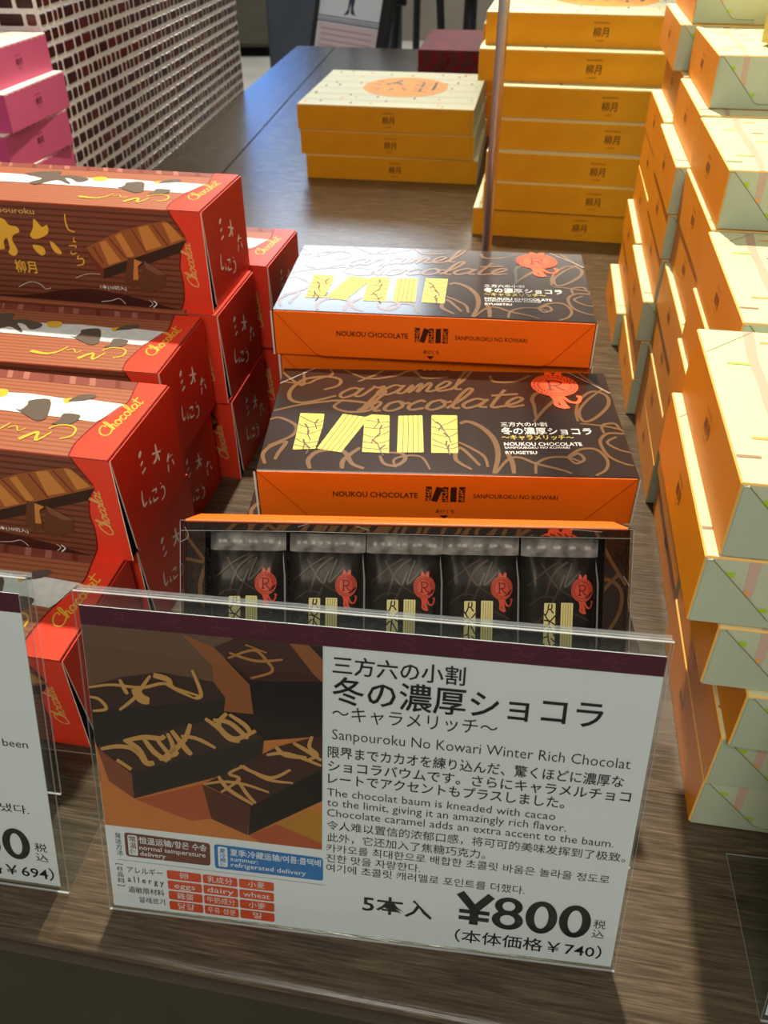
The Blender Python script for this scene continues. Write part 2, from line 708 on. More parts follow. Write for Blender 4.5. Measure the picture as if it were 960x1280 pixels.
# the table: one long worktop with a rounded front edge on a dark recessed apron
TO = Vector((-.0291, .163, 0))
TY = R(-10.4)


def tl(x, y):
    d = Vector((x, y, 0)) - TO
    return (d.x * cos(-TY) - d.y * sin(-TY), d.x * sin(-TY) + d.y * cos(-TY))


tabletop = empty('display_table', TO, (0, 0, TY))
tag(tabletop, 'long brown grained wooden display table carrying all the boxes', 'table')
tb = MB()
cx0, cy0 = tl(*(col(S0 - .004, -.004, 0)).xy)
ex, ey = tl(*(col(S1, -.004, 0)).xy)
fx, fy = tl(-.23, 2.575)
nose = [(.0, -.013), (.0, -.006), (.0012, -.0025), (.0035, -.0006), (.007, 0)]
xl, xr = -1.1, 1.5
# rounded nosing strip along the front
v = []
for (dy, z) in nose:
    v += [(xl, dy, z), (xr, dy, z)]
tb.mesh(v, [(2 * i, 2 * i + 1, 2 * i + 3, 2 * i + 2) for i in range(len(nose) - 1)], 'table_wood')
tb.face([(xl, .007, 0), (xr, .007, 0), (xr, cy0, 0), (cx0, cy0, 0), (xl, cy0, 0)], 'table_wood')
tb.face([(cx0, cy0, 0), (xr, cy0, 0), (xr, fy, 0), (fx, fy, 0)], 'table_wood')
tb.face([(fx, fy, 0), (xr, fy, 0), (xr, fy, -.013), (fx, fy, -.013)], 'table_wood')
tb.face([(cx0, cy0, 0), (fx, fy, 0), (fx, fy, -.013), (cx0, cy0, -.013)], 'table_wood')
tb.face([(xl, 0, -.013), (xr, 0, -.013), (xr, fy, -.013), (fx, fy, -.013), (cx0, cy0, -.013), (xl, cy0, -.013)][::-1], 'table_wood')
# joint of the board that runs along the left edge
jx0, jy0 = tl(-.29, 1.13)
jx1, jy1 = tl(-.1279, 2.545)
pr = Print(tb, (0, 0, 0), (1, 0, 0), (0, 1, 0))
pr.stroke([(jx0 * 1000, jy0 * 1000), (jx1 * 1000, jy1 * 1000)], 3.0, 'gap_dark', raw=True)
tb.build('table_top', tabletop)
ap = MB()
ap.box(xl + .02, xr - .02, .012, .03, -.75, -.013, 'apron_green', .001)
ap.build('front_panel', tabletop)
sp = MB()
sp.box(fx + .05, fx + .11, fy - .12, fy - .06, -.75, -.013, 'apron_green', .001)
sp.build('leg', tabletop)
sp = MB()
sp.box(xr - .11, xr - .05, fy - .12, fy - .06, -.75, -.013, 'apron_green', .001)
sp.build('leg', tabletop)
# darker cabinets across the aisle
cb = MB()
cb.box(-2.6, -.62, 6.9, 7.5, -.68, .3, 'cabinet_olive', .004)
cb.box(-2.58, -.64, 6.96, 7.48, -.75, -.68, 'gap_dark', .002)
for i in range(3):
    cb.box(-2.58 + i * .655, -1.94 + i * .655, 6.885, 6.9, -.30, .28, 'cabinet_olive', .004)
    cb.box(-2.58 + i * .655, -1.94 + i * .655, 6.885, 6.9, -.66, -.32, 'cabinet_olive', .004)
tag(cb.build('floor_cabinet'), 'dark olive floor cabinet with drawer line across the aisle', 'cabinet')
cb = MB()
cb.box(-.585, .1, 4.9, 5.5, -.68, .4, 'cabinet_slate', .004)
cb.box(-.57, .08, 4.93, 5.48, -.75, -.68, 'gap_dark', .002)
cb.box(-.575, .09, 4.885, 4.9, -.67, .38, 'cabinet_slate', .004)
tag(cb.build('floor_cabinet'), 'slate grey cabinet standing behind the framed poster', 'cabinet')


# ------------------------------------------------------------------ long brown and red cake cartons (left)
RL, RD, RH = .24, .0844, .0714


LET = {'C': ([(1.35, 1.35), (1.5, 1.75), (1.1, 1.95), (.5, 1.5), (.25, .8), (.45, .15), (.95, 0), (1.5, .3)], 1.5),
       'a': ([(.8, .8), (.4, 1), (.05, .5), (.25, .05), (.65, .35), (.85, .95), (.7, .2), (1.0, .1)], 1.0),
       'r': ([(0, .1), (.3, .9), (.25, 1.05), (.5, .85), (.75, .95), (.6, .3), (.8, .05)], .75),
       'm': ([(0, .1), (.2, .9), (.2, .1), (.5, .95), (.6, .8), (.55, .1), (.85, .95), (1.0, .8), (.95, .15), (1.2, .1)], 1.2),
       'e': ([(0, .1), (.5, .5), (.6, .9), (.35, 1.0), (.12, .5), (.3, .05), (.8, .2)], .75),
       'l': ([(0, .1), (.4, 1.1), (.55, 2.0), (.35, 2.1), (.2, 1.2), (.2, .2), (.5, .1)], .5),
       'h': ([(0, .1), (.35, 1.1), (.5, 2.0), (.3, 2.1), (.1, 0), (.45, .95), (.65, .8), (.6, .1), (.85, .1)], .85),
       'o': ([(.5, 1), (.15, .8), (.1, .2), (.4, 0), (.7, .4), (.55, .95), (.6, .7), (.9, .8)], .85),
       'c': ([(.6, .8), (.4, 1), (.1, .5), (.25, .05), (.7, .2)], .7),
       't': ([(.3, 1.9), (.15, .6), (.2, .05), (.6, .15)], .55)}


def cursive(p, word, a, b, h, w, mt, layer, slant=.45):
    tot = sum(LET[c][1] for c in word)
    d = Vector(b) - Vector(a)
    sc = d.length / tot
    d.normalize()
    e = Vector((-d.y, d.x))
    x = 0.0
    for c in word:
        pts, adv = LET[c]
        q = [Vector(a) + d * ((x + px) * sc + slant * py * h) + e * (py * h) for px, py in pts]
        p.stroke([(v.x, v.y) for v in q], w, mt, layer, 5)
        if c == 't':
            q = [Vector(a) + d * ((x - .1) * sc + slant * 1.3 * h) + e * (1.3 * h), Vector(a) + d * ((x + .9) * sc + slant * 1.4 * h) + e * (1.4 * h)]
            p.stroke([(v.x, v.y) for v in q], w, mt, layer)
        x += adv


def seal_letters(p, mt):
    """brush lettering on the end flap"""
    for a, w in (([(33.6, 56.0), (31.5, 54.8), (29.7, 54.0)], 3.2), ([(33.3, 49.2), (29.9, 48.2)], 3.0), ([(34.9, 43.4), (29.8, 42.6)], 3.0),
                 ([(51.3, 49.5), (51.6, 43.2), (53.2, 36.6)], 2.4), ([(45.5, 46.0), (56.4, 41.4)], 2.2), ([(51.1, 43.5), (49, 40), (44.9, 39.7)], 2.2),
                 ([(66.2, 33.2), (63.4, 30.5), (62.9, 28.7)], 2.6), ([(63.8, 30.8), (70, 29.6)], 1.4), ([(69.0, 26.6), (70.6, 22.0)], 2.6), ([(62.6, 27.0), (61.6, 22.1)], 2.8),
                 ([(25.1, 33.5), (23.8, 27.8), (24.5, 22.8), (28.4, 23.0)], 1.9), ([(32.4, 23.6), (31.4, 20.6), (33.2, 19.6), (31, 19)], 1.2),
                 ([(36.4, 24.9), (42.0, 22.9), (40.4, 20.6)], 1.5), ([(36.6, 20.4), (36.8, 17.4), (42.7, 15.9)], 1.6),
                 ([(48.0, 23.2), (49.2, 21.4)], 1.2), ([(47.8, 19.0), (50.8, 18.6), (52.2, 14.9), (50.0, 11.6), (45.6, 11.6)], 1.5)):
        p.stroke(a, w, mt, 2, 5, .45)


def script_word(p, t, a, c, em, mt, bold=0.0, shear=.32, layer=2):
    cursive(p, t, a, c, em * .36, em * .075, mt, layer, shear)


def make_cake_carton():
    mb = MB()
    mb.box(-RL, -.0016, 0, RD, 0, RH, 'brown_front', .0006, edge='maroon_trim', top='brown_top', right='carton_shadow', back='brown_front', bottom='red_end_shaded', left='red_end_shaded')
    # ---- long front face
    p = Print(mb, (0, 0, 0), (-1, 0, 0), (0, 0, 1))
    p.n = Vector((0, -1, 0))
    p.rect = (0, 0, 240, 71.0)
    edge = [(22.5, 71.4), (20.4, 66.6), (16.0, 58.8), (13.4, 52.1), (17.7, 43.5), (20.2, 31.9), (19.6, 21.8), (20.9, 8.3), (24.5, 0)]
    e2 = smooth(edge, 5)
    p.poly([(0.2, 71), *[(x, y) for x, y in e2], (0.2, 0)], 'red_print', 1)
    p.stroke([(x + .6, y) for x, y in edge], .9, 'red_fold', 2)
    p.blob([(240, 0), (240, 6), (205, 4), (174, 1.5), (141.9, 3), (117.8, 8.1), (94.8, 11.2), (76.4, 9.6), (55.5, 6.3), (38, 2.5), (26.4, -1), (60, -2), (169, -3)], 'wave_dark', 1)
    p.poly([(89.0, 41.6), (62.3, 54.5), (42.2, 60.6), (25.8, 64.3), (12.7, 52.1), (79.5, 27.0)], 'chocolate_a', 3)
    for q in ([(65.0, 51.8), (60.2, 54.0), (53.4, 38.4), (58.4, 36.0)], [(47.1, 58.5), (39.5, 60.4), (31.6, 46.5), (44.0, 42.5)],
              [(77.9, 46.0), (72.8, 48.0), (64.2, 33.8), (74.2, 30.3)], [(29.0, 63.2), (24.2, 62.8), (15.6, 52.6), (24.3, 49.4)]):
        p.poly(q, 'chocolate_b', 4)
    for q in ([(70, 50), (60, 36)], [(52, 57), (44, 41)], [(36, 61), (27, 47)], [(83, 43), (78, 31)]):
        p.stroke(q, 1.0, 'chocolate_f', 5, raw=True)
    p.poly([(78.3, 27.5), (12.7, 52.1), (19.2, 42.7), (80.4, 19.5)], 'chocolate_c', 4)
    p.poly([(89.2, 41.2), (79.3, 27.4), (80.4, 19.5), (87.6, 34.5)], 'chocolate_f', 4)
    p.poly([(58.5, 37.2), (47.9, 34.3), (52.2, 31.1), (53.3, 17.8), (59.4, 13.6), (64.5, 18.5)], 'chocolate_d', 5)
    p.poly([(54.0, 36.0), (48.4, 34.0), (52.3, 30.8), (53.5, 20.8), (57.6, 20.5)], 'chocolate_b', 6)
    p.poly([(47.0, 35.1), (31.9, 26.7), (34.6, 17.0), (48.5, 11.0), (53.9, 14.8), (49.7, 26.9)], 'chocolate_d', 7)
    p.poly([(47.0, 35.1), (31.9, 26.7), (38.3, 25.5), (46.5, 30.1)], 'chocolate_e', 8)
    for q in ([(123.5, 59.8), (118.9, 54.5), (114.7, 56.2), (115.2, 50.5), (121.8, 46.6), (127.5, 45.5), (129.5, 48.2), (126.0, 53.4)],
              [(129.5, 41.1), (122.1, 40.1), (121.2, 35.8), (124.6, 33.7), (128.4, 36.8)], [(115.6, 44.4), (112.2, 42.9), (108.5, 37.4), (110.2, 35.5), (114.3, 37.7)],
              [(160.2, 54.1), (153.7, 55.2), (149.5, 58.9), (146.1, 57.8), (144.0, 54.4), (138.2, 53.3), (137.3, 49.9), (142.3, 47.4), (144.6, 43.7), (142.6, 35.9), (146.1, 32.0), (150.2, 33.9), (148.3, 37.7), (148.4, 44.9), (151.7, 41.8), (152.5, 36.7), (156.7, 35.7), (162.9, 30.8), (164.2, 36.6), (157.7, 40.0), (154.2, 48.8), (162.1, 48.3)],
              [(186, 57), (182, 59), (172, 57), (174, 54)], [(187, 47), (184, 49.5), (175, 48), (177, 45)], [(190, 36), (186, 39), (171, 38), (174, 33)]):
        p.blob(q, 'gold_print', 2, 4)
    for q, w in (([(99.1, 64.7), (100.0, 59.1), (98.9, 53.7), (94.6, 52.5)], 1.2), ([(96.0, 48.9), (97.2, 46.4), (95.6, 45.4), (98.4, 45.2)], .7), ([(101.7, 42.2), (96.3, 42.5), (97.0, 41.0)], .9),
                 ([(101.1, 38.6), (100.6, 36.2), (96.8, 37.5)], .9), ([(95.7, 35.7), (97.4, 33.1), (93.2, 33.4), (93.6, 29.7), (99.1, 28.1)], 1.0)):
        p.stroke(q, w, 'gold_print', 2, 5, .4)
    # mirrored axis: letters are set from left (large s) to right (small s)
    pf = Print(mb, (-.2, 0, 0), (1, 0, 0), (0, 0, 1))
    pf.text('柳月', (52.0, 20.6), (68.7, 20.6), 10.0, 'gold_print', .012)
    pf.text('sanpouroku', (39.3, 63.0), (77.9, 63.0), 5.6, 'gold_text', .008)
    pf.text('1本(10切入)', (115.6, 12.2), (135.7, 12.2), 3.2, 'white_print', .01)
    script_word(pf, 'Chocolat', (191.5, 17.0), (189.0, 49.6), 10.5, 'gold_text', 0, .35)
    for q, w in (([(149.8, 8.3), (139.7, 12.9), (132.1, 12.0), (128.3, 8.4), (124.0, 9.5)], .4), ([(102.1, 18.7), (92.0, 22.4), (81.1, 22.9)], .3), ([(45.2, 5.6), (43.0, 3.5), (46.1, .4)], .8),
                 ([(86.0, 1.9), (77.9, 3.3), (71.3, 5.3), (67.3, 1.5)], .4), ([(48, 6), (46, 3.4), (49, .6)], .4)):
        p.stroke(q, w, 'paper_edge' if w < .5 else 'white_print', 3)
    p.rectg(.0, .6, .5, 70.5, 'paper_edge', 3)
    # ---- top face (s from the right end, t into depth)
    t = Print(mb, (0, 0, RH), (-1, 0, 0), (0, 1, 0))
    t.n = Vector((0, 0, 1))
    t.rect = (1.8, 0.3, 239, 84)
    edge = smooth([(20.4, 84.4), (18.6, 74), (16.2, 60.2), (18.9, 52.6), (23.4, 35.7), (25.2, 24.4), (26.0, 11.6), (23.6, 0)], 5)
    t.poly([(239, 84), (20.2, 84), (18.4, 74.5), (239, 74.5)], 'strip_red', 1)
    for k in range(14):
        x = 30 + k * 15 + rnd.uniform(-4, 4)
        w = rnd.uniform(1.5, 5)
        t.poly([(x, 84), (x + w, 84), (x + w - 4, 75), (x - 4, 75)], 'strip_light' if k % 3 else 'chocolate_f', 2)
    t.poly([(239, 57), (190, 58), (140, 57), (99.9, 57.6), (79.4, 59.0), (56.0, 57.4), (41.2, 59.0), (17, 57.4), (20, 46), (25.9, 35.7), (49.2, 37.0), (68.4, 37.3), (88.2, 38.1), (140, 39), (239, 38)], 'white_band', 3)
    t.poly([(1.8, 84), *edge, (1.8, 0)], 'red_print', 4)
    t.stroke([(20.9, 84.4), (19.1, 74), (16.8, 60.2), (19.5, 52.6), (24.0, 35.7), (25.8, 24.4), (26.6, 11.6), (24.2, 0)], .8, 'red_fold', 5)
    for q in ([(79.5, 40.9), (75.4, 40.5), (74.4, 46.6), (75.6, 51.2), (64.4, 54.6), (57.4, 40.5), (56.3, 32.7), (61.1, 31.1), (68.4, 35.0)], [(49.9, 29.5), (47.2, 33.4), (48.2, 41.1), (38.7, 41.3), (36.6, 37.6), (38.0, 32.4), (41.7, 30.0)],
              [(52.5, 54.4), (49.4, 62.3), (41.6, 65.0), (38.5, 62.7), (41.9, 57.7), (48.4, 55.2)],
              [(149.4, 66.3), (145.1, 67.0), (135.2, 68.5), (132.3, 58.9), (121.8, 60.6), (108.2, 56.1), (105.9, 50.1), (111.2, 46.0), (119.2, 52.8), (124.9, 53.5), (115.9, 43.7), (115.8, 40.6), (128.7, 48.1), (137.9, 36.2), (145.9, 40.0), (140.9, 50.2), (160, 58)]):
        t.blob(q, 'blob', 6, 3)
    for q in ([(104.0, 55.2), (104.2, 60.0), (95.6, 60.7), (92.9, 53.7), (99.0, 51.1)], [(56.6, 56.0), (51.5, 58.7), (52.0, 52.1)]):
        t.blob(q, 'gold_print', 5, 3)
    for q, w in (([(95.2, 16.3), (83.4, 14.3), (76.9, 18.2), (73.5, 25.9)], (3.4, .8)), ([(72.0, 20.5), (68.4, 23.4), (64.8, 18.8), (61.8, 22.0)], .8), ([(59.9, 11.0), (56.1, 16.7), (52.8, 19.3), (49.6, 11.5), (45.3, 21.1)], (3.0, 1.2)),
                 ([(48.7, 24.0), (45.3, 28.5), (38.5, 29.4), (33.2, 26.4), (32.3, 19.3), (37.4, 15.5)], 1.3)):
        t.stroke(q, w, 'gold_print', 5, 6)
    tt = Print(mb, (0, 0, RH), (0, 1, 0), (-1, 0, 0))
    tt.n = Vector((0, 0, 1))
    script_word(tt, 'Chocolat', (20.5, 12.6), (62, 7.4), 12.5, 'gold_print', -.004, .30, 6)
    body = empty('cake_carton', (0, 0, 0))
    mb.build('carton_body', body)
    # ---- red end flap: tucked in, standing a little open along its front edge
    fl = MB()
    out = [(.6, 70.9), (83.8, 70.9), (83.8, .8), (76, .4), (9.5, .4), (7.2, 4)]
    fl.mesh([(0, a / 1000, c / 1000) for a, c in out] + [(-.0009, a / 1000, c / 1000) for a, c in out], [], 'red_end_shaded')
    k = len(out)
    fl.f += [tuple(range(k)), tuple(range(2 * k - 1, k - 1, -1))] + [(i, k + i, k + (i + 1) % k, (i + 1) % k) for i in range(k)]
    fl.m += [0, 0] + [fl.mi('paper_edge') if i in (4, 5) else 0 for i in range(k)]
    q = Print(fl, (0, 0, 0), (0, 1, 0), (0, 0, 1))
    for rr in (12, 16, 20, 24, 28):
        q.stroke([(46 + rr * 1.15 * cos(a), 33 + rr * sin(a)) for a in [i * 2 * pi / 24 for i in range(25)]], .35, 'red_ring', 1, 2)
    seal_letters(q, 'white_print')
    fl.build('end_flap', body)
    # torn perforation along the top edge of the flap
    return body


red = make_cake_carton()
RG = 'long brown and red cake cartons stacked at left'
R_SPOTS = [
    ('cake_carton', (-.167, .298), -10.3, 0, 'long brown and red carton lowest and nearest, right behind the price cards'),
    ('cake_carton', (-.148, .385), -10.3, 0, 'long red ended carton on the table under the second carton from the front'),
    ('cake_carton', (-.148, .377), -11.0, 1, 'long brown and red carton second from the front, lid seen fully above price card'),
    ('cake_carton', (-.149, .474), -11.5, 0, 'long red ended carton on the table, third row of the left stack, mostly hidden'),
    ('cake_carton', (-.142, .4745), -9.6, 1, 'long brown and red carton whose lid shows just below the topmost left carton'),
    ('cake_carton', (-.116, .561), -10.0, 0, 'long red carton at table level behind, bottom of the tallest left pile of three'),
    ('cake_carton', (-.118, .559), -10.6, 1, 'long red carton in the middle of the tallest left pile, directly under the topmost'),
    ('cake_carton', (-.121, .565), -10.7, 2, 'topmost long brown and red carton of the left stack, chocolate bar on front'),
    ('cake_carton', (-.088, .654), -10.7, 0, 'long red carton at table level in the rearmost row of the left stack'),
    ('cake_carton', (-.092, .651), -11.6, 1, 'rearmost long red carton, its lid peeking out left of the dark boxes'),
]
for i, (nm, (x, y), yaw, lv, lab) in enumerate(R_SPOTS):
    o = red if i == 0 else dup(red)
    place(o, (x, y, lv * RH + .0001 * lv), R(yaw))
    tag(o, lab, 'carton', RG)


# ------------------------------------------------------------------ dark chocolate gift boxes (centre)
DW, DD, DH = .231, .1297, .0356
def bars_logo(p, f, bar, crack, layer=3, wd=.55, fine=True):
    """five upright bars, the second one slanting: cracked and striped in turn"""
    K = [([(19.5, 66.7), (35.6, 66.3), (36, 50), (34.0, 24.2), (19.8, 22.8), (20.0, 43.8)], 0),
         ([(48.0, 66.7), (65.6, 62.7), (50.4, 20.6), (34.9, 24.5)], 1),
         ([(62.6, 62.7), (67.4, 66.6), (79.1, 65.8), (80.3, 21.0), (63.4, 21.7), (63.2, 40)], 0),
         ([(85.0, 65.5), (100.9, 66.6), (101.9, 22.4), (85.3, 21.8)], 1), ([(107.0, 67.2), (123.9, 67.4), (123.3, 22.5), (106.6, 22.2)], 0)]
    for j, (k, kind) in enumerate(K):
        p.rrect([f(q) for q in k], .8 if fine else .1, bar, layer)
        if kind == 1:
            n = 4 if fine else 1
            for i in range(1, n + 1):
                t = i / (n + 1)
                a = [k[0][d] + (k[1][d] - k[0][d]) * t for d in (0, 1)]
                c = [k[3][d] + (k[2][d] - k[3][d]) * t for d in (0, 1)]
                if fine:
                    p.stroke([f(a), f(((a[0] + c[0]) / 2 + .3, (a[1] + c[1]) / 2)), f(c)], wd * .6, crack, layer + 1, 2)
        else:
            x0 = min(q[0] for q in k) + .6
            x1 = max(q[0] for q in k) - .4
            rr = random.Random(j * 5 + 2)
            y = 64.0
            side = 0
            prev = [(x0, y - 4), ((x0 + x1) / 2, y - 8), (x1, y - 3)]
            ys = [60, 52, 44, 36, 29]
            for i, yy in enumerate(ys):
                a, b_, c = (x0, yy + rr.uniform(-3, 3)), ((x0 + x1) / 2 + rr.uniform(-3, 3), yy - 4 + rr.uniform(-2, 2)), (x1, yy + rr.uniform(-3, 3))
                p.stroke([f(a), f(b_), f(c)], wd, crack, layer + 1, 2)
                p.stroke([f(b_), f((b_[0] + rr.uniform(-3, 3), b_[1] - 7))], wd, crack, layer + 1, raw=True)
                p.stroke([f((b_[0], b_[1])), f((b_[0] + rr.uniform(-4, 4), b_[1] + 5))], wd * 1.5, crack, layer + 1, raw=True)


def seal_stamp(p, cx, cy, rx, ry, mt, dk, layer=4):
    """round seal with an R, leafy rim, two ears and a ribbon"""
    f = lambda q: (cx + q[0] * rx, cy + q[1] * ry)
    p.disc((cx, cy), rx, ry, mt, layer)
    p.blob([f(q) for q in ((-.33, .85), (-.28, 1.25), (-.15, 1.3), (.05, .9))], mt, layer)
    p.blob([f(q) for q in ((.05, .9), (.25, 1.3), (.42, 1.2), (.33, .8))], mt, layer)
    p.stroke([f(q) for q in ((-.3, -.7), (-.1, -1.3), (-.1, -1.75), (.25, -1.95))], rx * .2, mt, layer, 5)
    p.stroke([f(q) for q in ((.0, -.7), (.15, -1.5), (.3, -2.0))], rx * .26, mt, layer, 5)
    p.stroke([f(q) for q in ((.1, -.7), (.45, -1.4), (.8, -1.45), (.95, -1.0), (.8, -.95))], rx * .16, mt, layer, 5)
    for k in range(26):
        a = 2 * pi * k / 26
        for r0 in (.66, .84):
            p.stroke([f((r0 * cos(a), r0 * sin(a))), f(((r0 + .1) * cos(a + .18), (r0 + .1) * sin(a + .18)))], rx * .055, dk, layer + 1, raw=True)
    # R drawn as strokes with serifs
    for q in ([(-.22, -.42), (-.22, .42)], [(-.36, -.42), (-.08, -.42)], [(-.36, .42), (.05, .42), (.27, .3), (.24, .08), (.02, -.02), (-.2, -.02)], [(.0, -.02), (.2, -.3), (.38, -.42)]):
        p.stroke([f(c) for c in q], rx * .10, dk, layer + 2, 4)


SWIRLS = [([(32.2, 98.8), (41.5, 104.8), (42.2, 113.5), (31.8, 117.5), (16.6, 112.5), (9.2, 98.0), (10.1, 85.6), (17.6, 80.5), (28.2, 83.6), (41.3, 90.8)], 2.4),
          ([(1.4, 69.4), (15.3, 76.5), (28.5, 80.9), (44.6, 84.2), (61.1, 82.1), (67.6, 75.7), (61.8, 70.3), (49.8, 69.9), (41.2, 76.1), (47.2, 85.6)], 2.2),
          ([(4.8, 6.8), (1.9, 17.7), (6.2, 26.9), (14.4, 31.8), (11.2, 18.0), (10.3, 11.4)], 2.4), ([(32.9, 2.5), (30.9, 12.1), (35.9, 21.2), (47.0, 23.8), (53.6, 19.6), (58.1, 8.7), (65.7, 3.7)], 2.8),
          ([(52.4, 3.2), (52.8, 12.9), (61.9, 26.6)], 2.6), ([(74.8, 18.1), (77.7, 9.5), (85.1, 7.6), (90.4, 14.3), (88.4, 20.8), (79.7, 21.6)], 2.2), ([(85.1, 5.4), (83.7, 14.0), (92.2, 18.7), (100.9, 16.8), (105.8, 4.1)], 1.6),
          ([(0.3, 57.9), (6.6, 60.6), (18.4, 51.1), (17.3, 39.0), (3.7, 26.8)], 2.2), ([(-.6, 123.8), (16.2, 103.9), (15.2, 124.3)], 1.8), ([(33.6, 129.5), (35.9, 120.6), (25.1, 112.8), (18.7, 106.8), (1.3, 109.1)], 1.8),
          ([(43.9, 128.3), (62.0, 115.6), (81.8, 120.7), (93.2, 128.6), (101.9, 118), (118.9, 119.6)], 2.0), ([(55.2, 111.0), (67.4, 121.7), (72.9, 129.4)], 2.0),
          ([(176.1, 66.7), (176.3, 82.2), (175.8, 90.2), (179.3, 98.5), (187.9, 101.6), (192.5, 93.5), (182.5, 77.2), (174.3, 61.6)], 2.4), ([(203.1, 62.7), (203.6, 75.4), (208.5, 91.4), (218.4, 102.6), (227.2, 97.4), (226.3, 84.0), (215.7, 68.1), (207.1, 62.8), (205.6, 75.4), (214.0, 91.5), (225.8, 105.7)], 2.0),
          ([(204.1, 60.2), (216.8, 58.2), (228.9, 53.8), (230.6, 49.0), (220.3, 48.7), (213.7, 39.0), (216.1, 23.2), (224.3, 14.8), (230.0, 12.8)], 1.8), ([(169.5, 2.2), (171.2, 12.9), (179.9, 19.7), (191.0, 20.1), (197.8, 16.0)], 1.8),
          ([(191.0, 20.1), (195.0, 13.7), (200.6, 18.3), (197.8, 24.8), (191.0, 20.1), (199.7, 29.3), (209.7, 29.7), (214.7, 18.8), (212.3, 7.9), (205.2, 1.4)], 1.9), ([(145.5, 1.3), (153.8, 16.6), (161.4, 19.0), (170.6, 12.8), (184.5, 6.9), (191.2, 3.0)], 1.9),
          ([(144.3, 1.3), (148.0, 20.8), (146.6, 38.9), (139.7, 53.0), (130.9, 60.1), (125.6, 57.4)], 3.0), ([(131.2, 5.0), (121.8, 15.4), (124.7, 28.9), (136.3, 9.4)], 2.2), ([(156.3, 1.7), (156.1, 14.5), (153.3, 25.4)], 2.6),
          ([(149.1, 123.1), (151.4, 114.4), (165.5, 114.9), (177.7, 124.1)], 2.2), ([(217.8, 48.6), (218.1, 58.3), (226.3, 61.0), (228.9, 53.8)], 1.8), ([(124, 35), (130, 30), (139, 20), (141, 8)], 1.8),
          ([(213, 128), (222, 112), (230, 100)], 2.0), ([(225, 45), (218, 38), (224, 30), (231, 27)], 1.6)]


def dark_top(p, seal=True):
    for q, w in SWIRLS:
        p.stroke(q, w * 1.25, 'swirl', 1, 6, .35)
    cursive(p, 'aramel', (42, 86.5), (128, 101.5), 13.0, 2.5, 'swirl', 2)
    cursive(p, 'hocolate', (57, 69.5), (168, 80), 12.5, 2.7, 'swirl', 2)
    bars_logo(p, lambda q: (q[0], q[1]), 'pale_yellow', 'crack', 3, .85)
    seal_stamp(p, 193.4, 110.2, 16.4, 15.6, 'seal', 'seal_dark', 4)
    p.text('三方六の小割', (152.2, 55.2), (182.2, 56.2), 5.6, 'white_print', .004, 3)
    p.text('冬の濃厚ショコラ', (151.9, 45.9), (210.2, 47.3), 9.0, 'white_print', .012, 3)
    p.text('～キャラメリッチ～', (151.8, 39.3), (197.8, 40.8), 6.2, 'pale_yellow', .012, 3)
    p.text('NOUKOU CHOCOLATE', (152.7, 32.0), (201.8, 33.5), 5.4, 'white_print', .012, 3)
    p.text('SANPOUROKU NO KOWARI', (152.8, 28.6), (193.4, 30.0), 3.2, 'white_print', .006, 3)
    p.text('RYUGETSU', (152.9, 22.6), (172.4, 23.2), 4.4, 'white_print', .012, 3)
    p.stroke([(-.3, 105.6), (23.3, 130)], .35, 'paper_edge', 4, raw=True)
    p.stroke([(204.6, 130), (231, 100)], .35, 'paper_edge', 4, raw=True)


